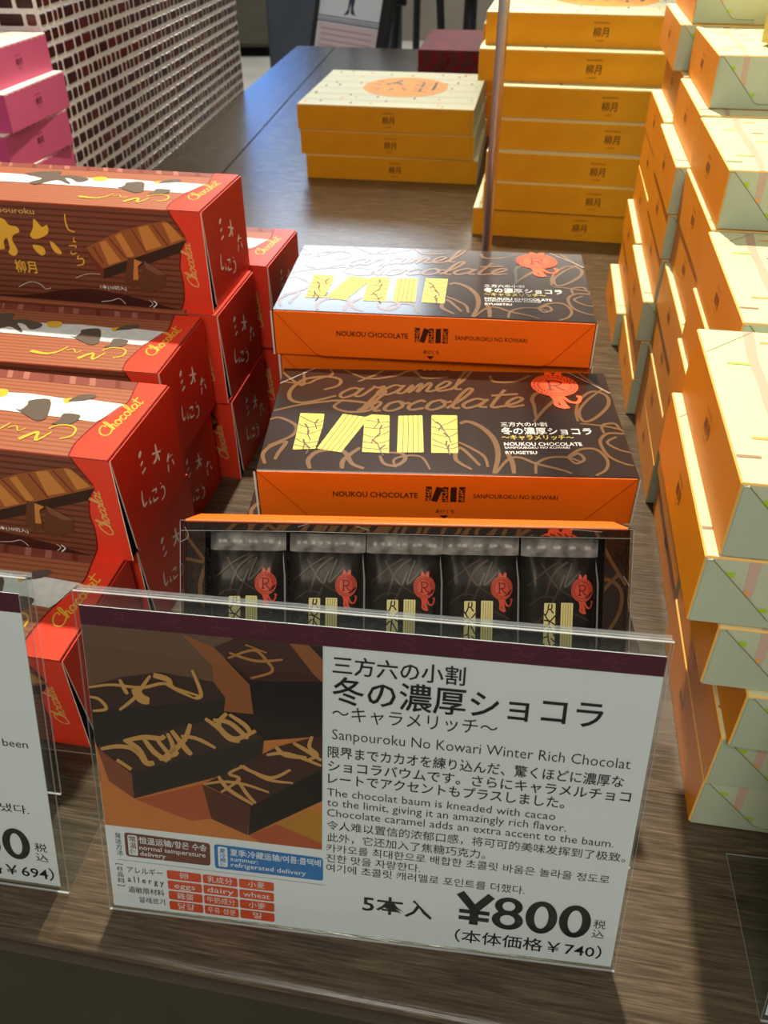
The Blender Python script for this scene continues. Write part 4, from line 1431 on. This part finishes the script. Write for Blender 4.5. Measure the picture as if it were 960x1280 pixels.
# ---- photograph of the cakes
p.rect = (.2, 49.4, 101.6, 154.7)
p.rectg(0, 49, 102, 155, 'photo_table', 1)
p.poly([(0, 155), (102, 155), (102, 111), (76.4, 105.6), (50, 93), (28.5, 79.7), (0, 74.4)], 'photo_dark', 2)
p.poly([(0, 155), (64.8, 155), (60.6, 145.1), (55.4, 131.6), (36.0, 134.8), (0, 122.9)], 'photo_grey', 3)
p.poly([(0, 97), (5, 75), (16, 67), (1, 60)], 'photo_table', 3)
p.poly([(16.3, 66.2), (49.2, 79.4), (52.0, 60.3), (41.9, 57.4), (27.3, 62.3)], 'photo_red', 3)
p.poly([(81.4, 61.2), (96.0, 71.4), (101.7, 69.7), (101.7, 53.3)], 'photo_must', 3)
p.poly([(68, 53), (81, 61), (101.7, 53), (101.7, 49), (74, 49)], 'photo_red', 3)
for q, mt, ly in (([(0, 124.3), (16.0, 131.1), (32.6, 135.1), (55.5, 132.9), (60.3, 124.8), (59.6, 123.8), (0, 111.4)], 'photo_top', 4), ([(0, 111.7), (60.3, 124.8), (59.4, 118.0), (47.3, 110.5), (4.8, 95.4), (0, 96.6)], 'photo_front', 4),
                  ([(70.9, 133.9), (102, 137.2), (102, 115), (72.1, 118.8)], 'photo_black', 5), ([(56.3, 149.7), (65.4, 154.6), (89.7, 154.6), (102, 137.9), (71.5, 135.3)], 'photo_top4', 5),
                  ([(43.0, 154.6), (56.3, 149.7), (70.9, 133.2), (72.1, 118.8), (59.4, 118.7), (60.3, 125.5), (55.5, 132.9), (55.3, 140.7)], 'photo_end2', 6), ([(88, 154.6), (96, 154.6), (102, 148), (102, 137.2), (98, 141)], 'photo_end2', 6),
                  ([(1.0, 93.8), (30.4, 105.0), (60.5, 116.1), (76.4, 107.0), (15.7, 81.0)], 'photo_top', 7), ([(15.7, 81.0), (76.4, 107.0), (74.9, 92.7), (15.8, 66.8)], 'photo_front', 7), ([(0.9, 93.3), (15.7, 80.6), (15.8, 66.8), (4.7, 75.2)], 'photo_end', 8),
                  ([(48.6, 79.3), (82.2, 103.5), (102, 112.0), (102, 94.6), (69.5, 69.4)], 'photo_top4', 9), ([(69.5, 69.4), (102, 94.6), (102, 77.3), (68.0, 53.2)], 'photo_black', 9), ([(48.0, 78.9), (69.6, 69.6), (67.7, 53.2), (51.3, 60.2)], 'photo_end3', 10)):
    p.poly(q, mt, ly)
DRZ = [([(0.5, 124.3), (10.9, 126.8), (23.8, 126.8), (33.4, 129.9), (37.9, 128.4), (50.5, 125.1)], 1.0), ([(14.7, 129.9), (16.6, 124.7), (17.6, 122.8)], 1.3), ([(28.4, 133.3), (25.1, 128.3), (20.4, 121.1), (13.2, 114.2)], 1.1),
       ([(20.9, 126.0), (23.4, 121.4), (27.1, 120.5)], 3.2), ([(29.7, 133.6), (35.8, 132.1), (37.9, 128.4), (46.9, 124.0)], (2.6, .9)), ([(46.7, 138.0), (50.0, 126.4), (46.9, 124.0)], 1.2), ([(0.4, 119.6), (4.7, 118.7), (7.3, 114.2), (1.1, 112.4)], 1.1),
       ([(2.7, 92.5), (10.2, 94.9), (17.5, 94.3), (24.2, 86.5)], 1.5), ([(13.6, 98.1), (22.9, 101.3), (30.1, 101.5), (32.6, 103.2)], 1.7), ([(14.3, 98.9), (19.9, 94.6), (23.0, 87.8), (26.7, 88.2)], 2.2), ([(22.9, 100.6), (27.2, 94.0), (32.9, 89.7)], 1.8),
       ([(27.8, 102.6), (34.4, 93.5), (38.1, 95.4)], 1.5), ([(33.9, 104.7), (35.8, 96.5), (29.3, 90.0)], 1.5), ([(35.8, 106.4), (41.8, 97.2), (44.1, 94.7)], 1.8), ([(44.4, 110.8), (41.6, 102.8), (35.7, 95.1), (33.0, 90.4)], 1.6), ([(39.9, 104.0), (46.9, 103.5), (55.0, 99.5)], 1.3),
       ([(51.1, 114.3), (56.7, 110.2), (61.2, 105.2), (65.8, 104.3)], 1.6), ([(60.6, 118.1), (56.8, 111.5), (63.5, 105.4), (73.0, 110.7)], 1.6), ([(54.6, 114.0), (61.5, 113.5), (67.2, 108.6), (69.4, 106.1)], 1.6), ([(61.7, 117.6), (68.5, 112.9), (70.7, 109.0)], 1.5), ([(9.6, 87.6), (15.9, 83.2)], 2.0),
       ([(48.6, 79.3), (57.8, 81.9), (67.4, 81.7), (78.1, 78.7)], 1.0), ([(55.5, 84.6), (60.1, 77.8), (70.7, 71.1)], 1.4), ([(56.4, 75.9), (65.1, 84.3), (60.4, 86.6), (67.8, 91.8)], 1.0), ([(65.4, 91.6), (70.1, 89.3), (79.5, 86.8), (87.8, 92.2)], 1.2), ([(77.4, 98.7), (86.8, 100.5), (101.3, 96.0)], 1.2),
       ([(81.6, 103.4), (85.6, 99.7), (94.9, 99.4)], 1.5), ([(89.2, 106.4), (96.1, 102.4), (101.3, 98.8)], 1.4), ([(97.3, 110.8), (96.1, 105.1), (99.5, 101.4), (94.9, 98.0)], 1.2), ([(63.9, 84.2), (68.5, 76.0), (72.0, 72.0)], 1.2), ([(66.6, 91.7), (77.1, 85.8), (88.9, 85.2)], 1.0),
       ([(62.3, 145.3), (73.1, 150.2), (78.5, 145.7), (80.6, 140.8), (71.5, 136.6)], .9), ([(62.9, 147.9), (74.0, 145.2), (85.2, 147.0)], .9), ([(69.8, 152.4), (78.6, 149.5)], .7)]
for i, (q, w) in enumerate(DRZ):
    p.stroke(q, ([v_ * 1.4 for v_ in w] if isinstance(w, tuple) else w * 1.5), 'drizzle' if i < len(DRZ) - 3 else 'drizzle2', 12, 5, .35)
p.rect = None
# ---- words
tx = lambda t, a, c, em, bold=0.0, mt='ink', ly=2: p.text(t, a, c, em, mt, bold, ly)
tx('三方六の小割', (105.6, 143.0), (159.3, 143.0), 9.4, .012)
tx('冬の濃厚ショコラ', (105.6, 129.0), (214.8, 129.0), 14.2, .012)
tx('～キャラメリッチ～', (105.6, 120.2), (173.9, 120.2), 8.4, 0)
tx('Sanpouroku No Kowari Winter Rich Chocolat', (105.7, 110.0), (228.5, 110.0), 7.4, -.006)
tx('限界までカカオを練り込んだ、驚くほどに濃厚な', (103.9, 100.9), (227.0, 100.9), 6.4, .008)
tx('ショコラバウムです。さらにキャラメルチョコ', (104.1, 93.7), (230.8, 93.7), 6.4, .008)
tx('レートでアクセントもプラスしました。', (104.1, 87.0), (204.6, 87.0), 6.4, .008)
tx('The chocolat baum is kneaded with cacao', (103.8, 80.0), (201.6, 80.0), 5.9, -.004)
tx('to the limit, giving it an amazingly rich flavor.', (103.8, 74.5), (206.7, 74.5), 5.9, -.004)
tx('Chocolate caramel adds an extra accent to the baum.', (103.8, 68.8), (227.2, 68.8), 5.9, -.004)
tx('令人难以置信的浓郁口感，将可可的美味发挥到了极致。', (103.8, 61.8), (233.0, 61.8), 5.4, 0)
tx('此外，它还加入了焦糖巧克力。', (103.9, 55.0), (174.0, 55.0), 5.4, 0)
tx('카카오를 최대한으로 배합한 초콜릿 바움은 놀라울 정도로', (103.6, 48.9), (228.0, 48.9), 5.2, 0)
tx('진한 맛을 자랑한다.', (103.6, 43.0), (146.1, 43.0), 5.2, 0)
tx('여기에 초콜릿 캐러멜로 포인트를 더했다.', (103.6, 37.4), (192.7, 37.4), 5.2, 0)
tx('5本入', (120.6, 16.4), (152.7, 16.4), 11.4, .014)
big_price(p, 164.0, 15.6, '¥800')
tx('税', (224.4, 22.6), (229.7, 22.6), 5.6)
tx('込', (224.4, 16.9), (229.7, 16.9), 5.6)
tx('（本体価格￥740）', (163.7, 4.8), (230.0, 4.8), 8.4, .006)
for i, ch in enumerate('発送方法'):
    tx(ch, (4.4, 42.6 - 3.4 * i), (7.3, 42.6 - 3.4 * i), 3.3)
p.rrect([(8.8, 32.0), (49.4, 32.0), (49.7, 45.4), (9.0, 46.2)], 1.6, 'card_brown', 1)
p.rrect([(10.3, 33.0), (14.8, 33.0), (15.1, 45.0), (10.5, 45.0)], 1.0, 'card_white', 2)
for i, ch in enumerate('常温便'):
    tx(ch, (11.0, 41.4 - 3.8 * i), (14.4, 41.4 - 3.8 * i), 3.7, .01, 'card_brown', 3)
tx('恒温运输/항온 수송', (15.8, 40.9), (48.0, 40.7), 4.4, .012, 'card_white')
tx('normal temperature', (15.8, 37.0), (47.3, 36.8), 3.8, .008, 'card_white')
tx('delivery', (15.8, 33.4), (28.1, 33.3), 3.8, .008, 'card_white')
p.rrect([(51.5, 31.1), (102.2, 31.0), (102.1, 44.5), (51.6, 45.4)], 1.6, 'card_blue', 1)
p.rrect([(53.2, 32.4), (57.6, 32.4), (57.8, 44.2), (53.3, 44.3)], 1.0, 'card_white', 2)
for i, ch in enumerate('夏冷蔵便'):
    tx(ch, (54.0, 41.0 - 2.8 * i), (57.0, 41.0 - 2.8 * i), 2.8, .01, 'card_blue', 3)
tx('夏季:冷藏运输/여름:쿨택배', (59.0, 40.0), (101.1, 39.6), 4.4, .012, 'card_white')
tx('summer:', (59.0, 36.6), (72.0, 36.4), 3.8, .008, 'card_white')
tx('refrigerated delivery', (59.2, 33.2), (94.3, 33.0), 3.8, .008, 'card_white')
p.stroke([(4.2, 29.4), (103.4, 28.6)], .3, 'card_grey', 1, raw=True)
for i, ch in enumerate('８品目'):
    tx(ch, (3.6, 22.6 - 3.6 * i), (6.4, 22.6 - 3.6 * i), 3.2, 0)
for y in (26.6, 13.2):
    p.stroke([(3.2, y - .7 * (1 if y > 20 else -1)), (3.2, y), (6.6, y), (6.6, y - .7 * (1 if y > 20 else -1))], .35, 'ink', 2, raw=True)
tx('アレルギー', (8.6, 22.2), (25.8, 22.2), 4.4)
tx('a l l e r g y', (8.3, 16.4), (26.1, 16.4), 5.0, .006)
tx('過敏原材料', (8.2, 10.0), (25.8, 10.0), 4.2)
tx('알레르기', (13.0, 4.2), (25.8, 4.2), 4.2)
CT = [['卵', '乳成分', '小麦'], ['eggs', 'dairy', 'wheat'], ['雞蛋', '牛奶成分', '小麥'], ['달걀', '우유 성분', '밀']]
for j in range(4):
    for i in range(3):
        x0 = 28.0 + i * 17.3
        y1 = 26.4 - j * 6.35
        p.rrect([(x0, y1 - 5.4), (x0 + 16.5, y1 - 5.4), (x0 + 16.5, y1), (x0, y1)], 1.0, 'card_orange', 1)
        t = CT[j][i]
        hw = min(6.8, (1.25 if t[0] <= 'z' else 2.0) * len(t))
        tx(t, (x0 + 8.2 - hw, y1 - 4.1), (x0 + 8.2 + hw, y1 - 4.1), 4.6 if t[0] <= 'z' else 4.2, 0, 'card_white')
main_card = mb.build('price_card')
place(main_card, (-.1309, .2048, .0014), R(-7.2))
tag(main_card, 'white price card with cake photograph and large 800 yen price in the centre', 'price card')

# left card, only its right margin is in view
LEANL = R(15.65)
holder2 = make_holder(LEANL)
LY = R(-8.3)
bx = Vector((-.154, .2121, 0)) - Vector((cos(LY), sin(LY), 0)) * HW
place(holder2, bx, LY)
tag(holder2, 'clear acrylic card holder at the left edge of the table', 'card holder')
mb = MB()
p = card_frame(mb, LEANL)
X0 = HW * 1000 - 5.7 - 231.5
card_body(mb, p, LEANL, 231.5, 162.0, X0, 1.2)
e = HW * 1000
p.rectg(X0, 154.1, X0 + 231.5, 163.2, 'card_maroon', 1)
floral(p, X0 + 8, X0 + 224, 158.4, 11, 'card_floral')
tx = lambda t, a, c, em, bold=0.0, mt='ink', ly=2: p.text(t, (e + a[0], a[1]), (e + c[0], c[1]), em, mt, bold, ly)
tx('been', (-23.9, 83.2), (-11.7, 83.4), 6.0, -.004)
tx('냈다.', (-30.6, 45.0), (-16.1, 45.0), 5.6, 0)
big_price(p, e - 62.2, 16.0, '650')
tx('税', (-16.2, 22.6), (-9.9, 22.6), 5.8)
tx('込', (-16.2, 16.4), (-10.0, 16.4), 5.8)
tx('（本体価格￥694）', (-76, 5.2), (-8.2, 5.2), 8.4, .006)
left_card = mb.build('price_card')
place(left_card, bx + Vector((0, .0008, .0002)), LY)
tag(left_card, 'white price card with maroon header at the left edge, price partly out of view', 'price card')

# right holder, its foot in view in the bottom right corner
holder3 = make_holder(R(15.6))
place(holder3, (.1625, .154, 0), R(-7.6))
tag(holder3, 'clear acrylic card holder in the bottom right corner of the table', 'card holder')
mb = MB()
p = card_frame(mb, R(15.6))
card_body(mb, p, R(15.6), 231.5, 162.0, 2.6, 1.6)
p.rectg(2.6, 154.3, 234.1, 163.4, 'card_maroon', 1)
rc = mb.build('price_card')
place(rc, (.1625, .1548, .0002), R(-7.6))
tag(rc, 'white price card at the bottom right corner, only its lower left tip visible', 'price card')

# ------------------------------------------------------------------ steel pole on a round foot
st = empty('pole_stand', (.0985, .79, 0))
tag(st, 'slim brushed steel pole standing on the table before the tall orange pile', 'stand')
mb = MB()
mb.tube([(0, 0, .006), (0, 0, .62)], .0046, 'steel', 20)
mb.build('pole', st)
mb = MB()
mb.lathe([(0, .0065), (.036, .0062), (.040, .004), (.0405, .0002), (0, .0002)], 'steel_dark', 32)
mb.lathe([(.0046, .014), (.008, .012), (.010, .0062)], 'steel_dark', 24)
mb.build('foot', st)

# ------------------------------------------------------------------ things further back
mb = MB()
mb.box(0, .26, 0, .30, 0, .047, 'red_carton_front', .001, top='red_carton')
for i in range(9):
    p = Print(mb, (0, 0, 0), (1, 0, 0), (0, 0, 1), (1, 1, 259, 46))
    p.stroke([(i * 32 - 10, 4), (i * 32 + 8, 24), (i * 32 + 2, 42)], 6, 'red_carton', 1, 4)
o = mb.build('patterned_carton')
place(o, (.083, 2.215, 0), R(-9))
tag(o, 'dark red patterned carton at the far end of the table', 'carton')

# framed poster on a stand behind the table
ps = empty('poster_stand', (-.345, 2.80, -.75), (0, 0, R(-45)))
tag(ps, 'black framed poster on an easel stand behind the table', 'poster stand')
mb = MB()
lean = R(15)
S_, C_ = sin(lean), cos(lean)


def pz(x, z, y=0.0):
    return (x, z * S_ + y * C_, z * C_ - y * S_)


def tilt_box(mb, x0, x1, y0, y1, z0, z1, mt):
    k = len(mb.v)
    mb.box(x0, x1, y0, y1, z0, z1, mt, .001)
    for i in range(k, len(mb.v)):
        x, y, z = mb.v[i]
        mb.v[i] = pz(x, z, y)


PW, PZ0, PZ1 = .295, .42, 1.10
tilt_box(mb, -.012, .0, -.004, .02, PZ0, PZ1, 'black_frame')
tilt_box(mb, PW - .026, PW + .004, -.004, .02, PZ0, PZ1, 'black_frame')
tilt_box(mb, 0, PW - .026, -.004, .02, PZ0, PZ0 + .03, 'black_frame')
tilt_box(mb, 0, PW - .026, -.004, .02, PZ1 - .03, PZ1, 'black_frame')
mb.build('frame', ps)
mb = MB()
tilt_box(mb, 0, PW - .026, .004, .008, PZ0 + .03, PZ1 - .03, 'poster_white')
p = Print(mb, Vector(pz(0, 0, .004)), (1, 0, 0), (0, S_, C_))
p.n = Vector((0, -C_, S_))
zb = 792
p.rectg(10, 455, 260, zb - 6, 'poster_pink', 1)
p.rectg(0, zb - 3, 268, zb + 1, 'poster_line', 2)
p.rectg(0, zb + 11, 268, zb + 14, 'poster_line', 2)
for i in range(25):
    p.rectg(8 + i * 10.2, zb + 2.5, 14 + i * 10.2, zb + 8.5, 'poster_line', 2)
for i in range(6):
    p.rectg(22, zb - 22 - i * 15, 240, zb - 19 - i * 15, 'poster_text', 2)
# figure in a dark suit printed on the sheet: jacket and legs
p.poly([(x * 1.45, zb + (y - 760) * 1.5 + 6) for x, y in ((76, 862), (114, 862), (116, 812), (105, 800), (103, 782), (112, 770), (97, 773), (94, 792), (91, 772), (76, 768), (87, 780), (87, 800), (76, 812))], 'poster_suit', 2)
mb.build('printed_sheet', ps)
for sx in (0, PW - .01):
    mb = MB()
    mb.tube([(sx, .01, 0), (sx, pz(0, PZ0 + .1)[1] + .02, PZ0 + .1)], .008, 'black_frame', 10)
    mb.build('leg', ps)
mb = MB()
mb.tube([(PW / 2, .42, 0), (PW / 2, pz(0, 1.0)[1] + .025, .99)], .008, 'black_frame', 10)
mb.build('leg', ps)

# black folding easel with a hanging tag
es = empty('easel', (.10, 3.35, -.75), (0, 0, 0))
tag(es, 'black folding easel standing to the right of the framed poster', 'easel')
for a, c in (((-.10, 0, 0), (.0, .12, 1.4)), ((.155, -.02, 0), (.055, .12, 1.4)), ((.03, .5, 0), (.03, .14, 1.35))):
    mb = MB()
    mb.tube([a, c], .014, 'black_frame', 10)
    mb.build('leg', es)
mb = MB()
mb.box(-.085, -.015, .02, .05, .745, 1.0, 'black_frame', .006)
p = Print(mb, (-.085, .02, .745), (1, 0, 0), (0, 0, 1))
p.text('ume', (42, 22), (42, 120), 30, 'white_print', .03)
mb.build('hanging_tag', es)

# pedestal stool
sl = empty('pedestal_stool', (.38, 4.2, -.75))
tag(sl, 'dark pedestal stool with round seat behind the dark red carton', 'stool')
mb = MB()
mb.lathe([(0, .0), (.24, .0), (.235, .02), (.15, .16), (.07, .36), (.03, .52), (.026, .80), (0, .80)], 'stool_black', 32)
mb.build('pedestal', sl)
mb = MB()
mb.lathe([(0, .80), (.14, .80), (.19, .815), (.20, .84), (.19, .87), (.12, .885), (0, .888)], 'stool_black', 36)
mb.build('seat', sl)

# yellow packet resting on the right hand stacks
mb = MB()
nx, nz = 12, 14
v = []
rr = random.Random(9)
for sd in (-1, 1):
    for j in range(nz + 1):
        for i in range(nx + 1):
            a, c = i / nx, j / nz
            e_ = math.sqrt(max(0, 4 * a * (1 - a))) ** .7 * (max(0, 1 - (c / 1.0) ** 3)) ** .6
            v.append((a * .12 - .0, sd * (.028 * e_) + .0025 * sin(13 * a + 7 * c), c * .10 + .003 * sin(9 * a)*(c > .5)))
n1_ = (nx + 1) * (nz + 1)
f = [(j * (nx + 1) + i, j * (nx + 1) + i + 1, (j + 1) * (nx + 1) + i + 1, (j + 1) * (nx + 1) + i) for j in range(nz) for i in range(nx)]
mb.mesh(v, f + [tuple(n1_ + k_ for k_ in q)[::-1] for q in f], 'packet_yellow')
mb.face([v[i] for i in range(nx + 1)] + [v[n1_ + nx - i] for i in range(nx + 1)], 'packet_yellow')
mb.tube([(0, 0, .098), (.06, .002, .1), (.12, 0, .098)], .001, 'gold_print', 6)
o = mb.build('yellow_packet')
place(o, (.285, .718, 8 * OH + .0035), R(-12))
tag(o, 'crinkled translucent yellow packet lying on the right hand stacks', 'packet')
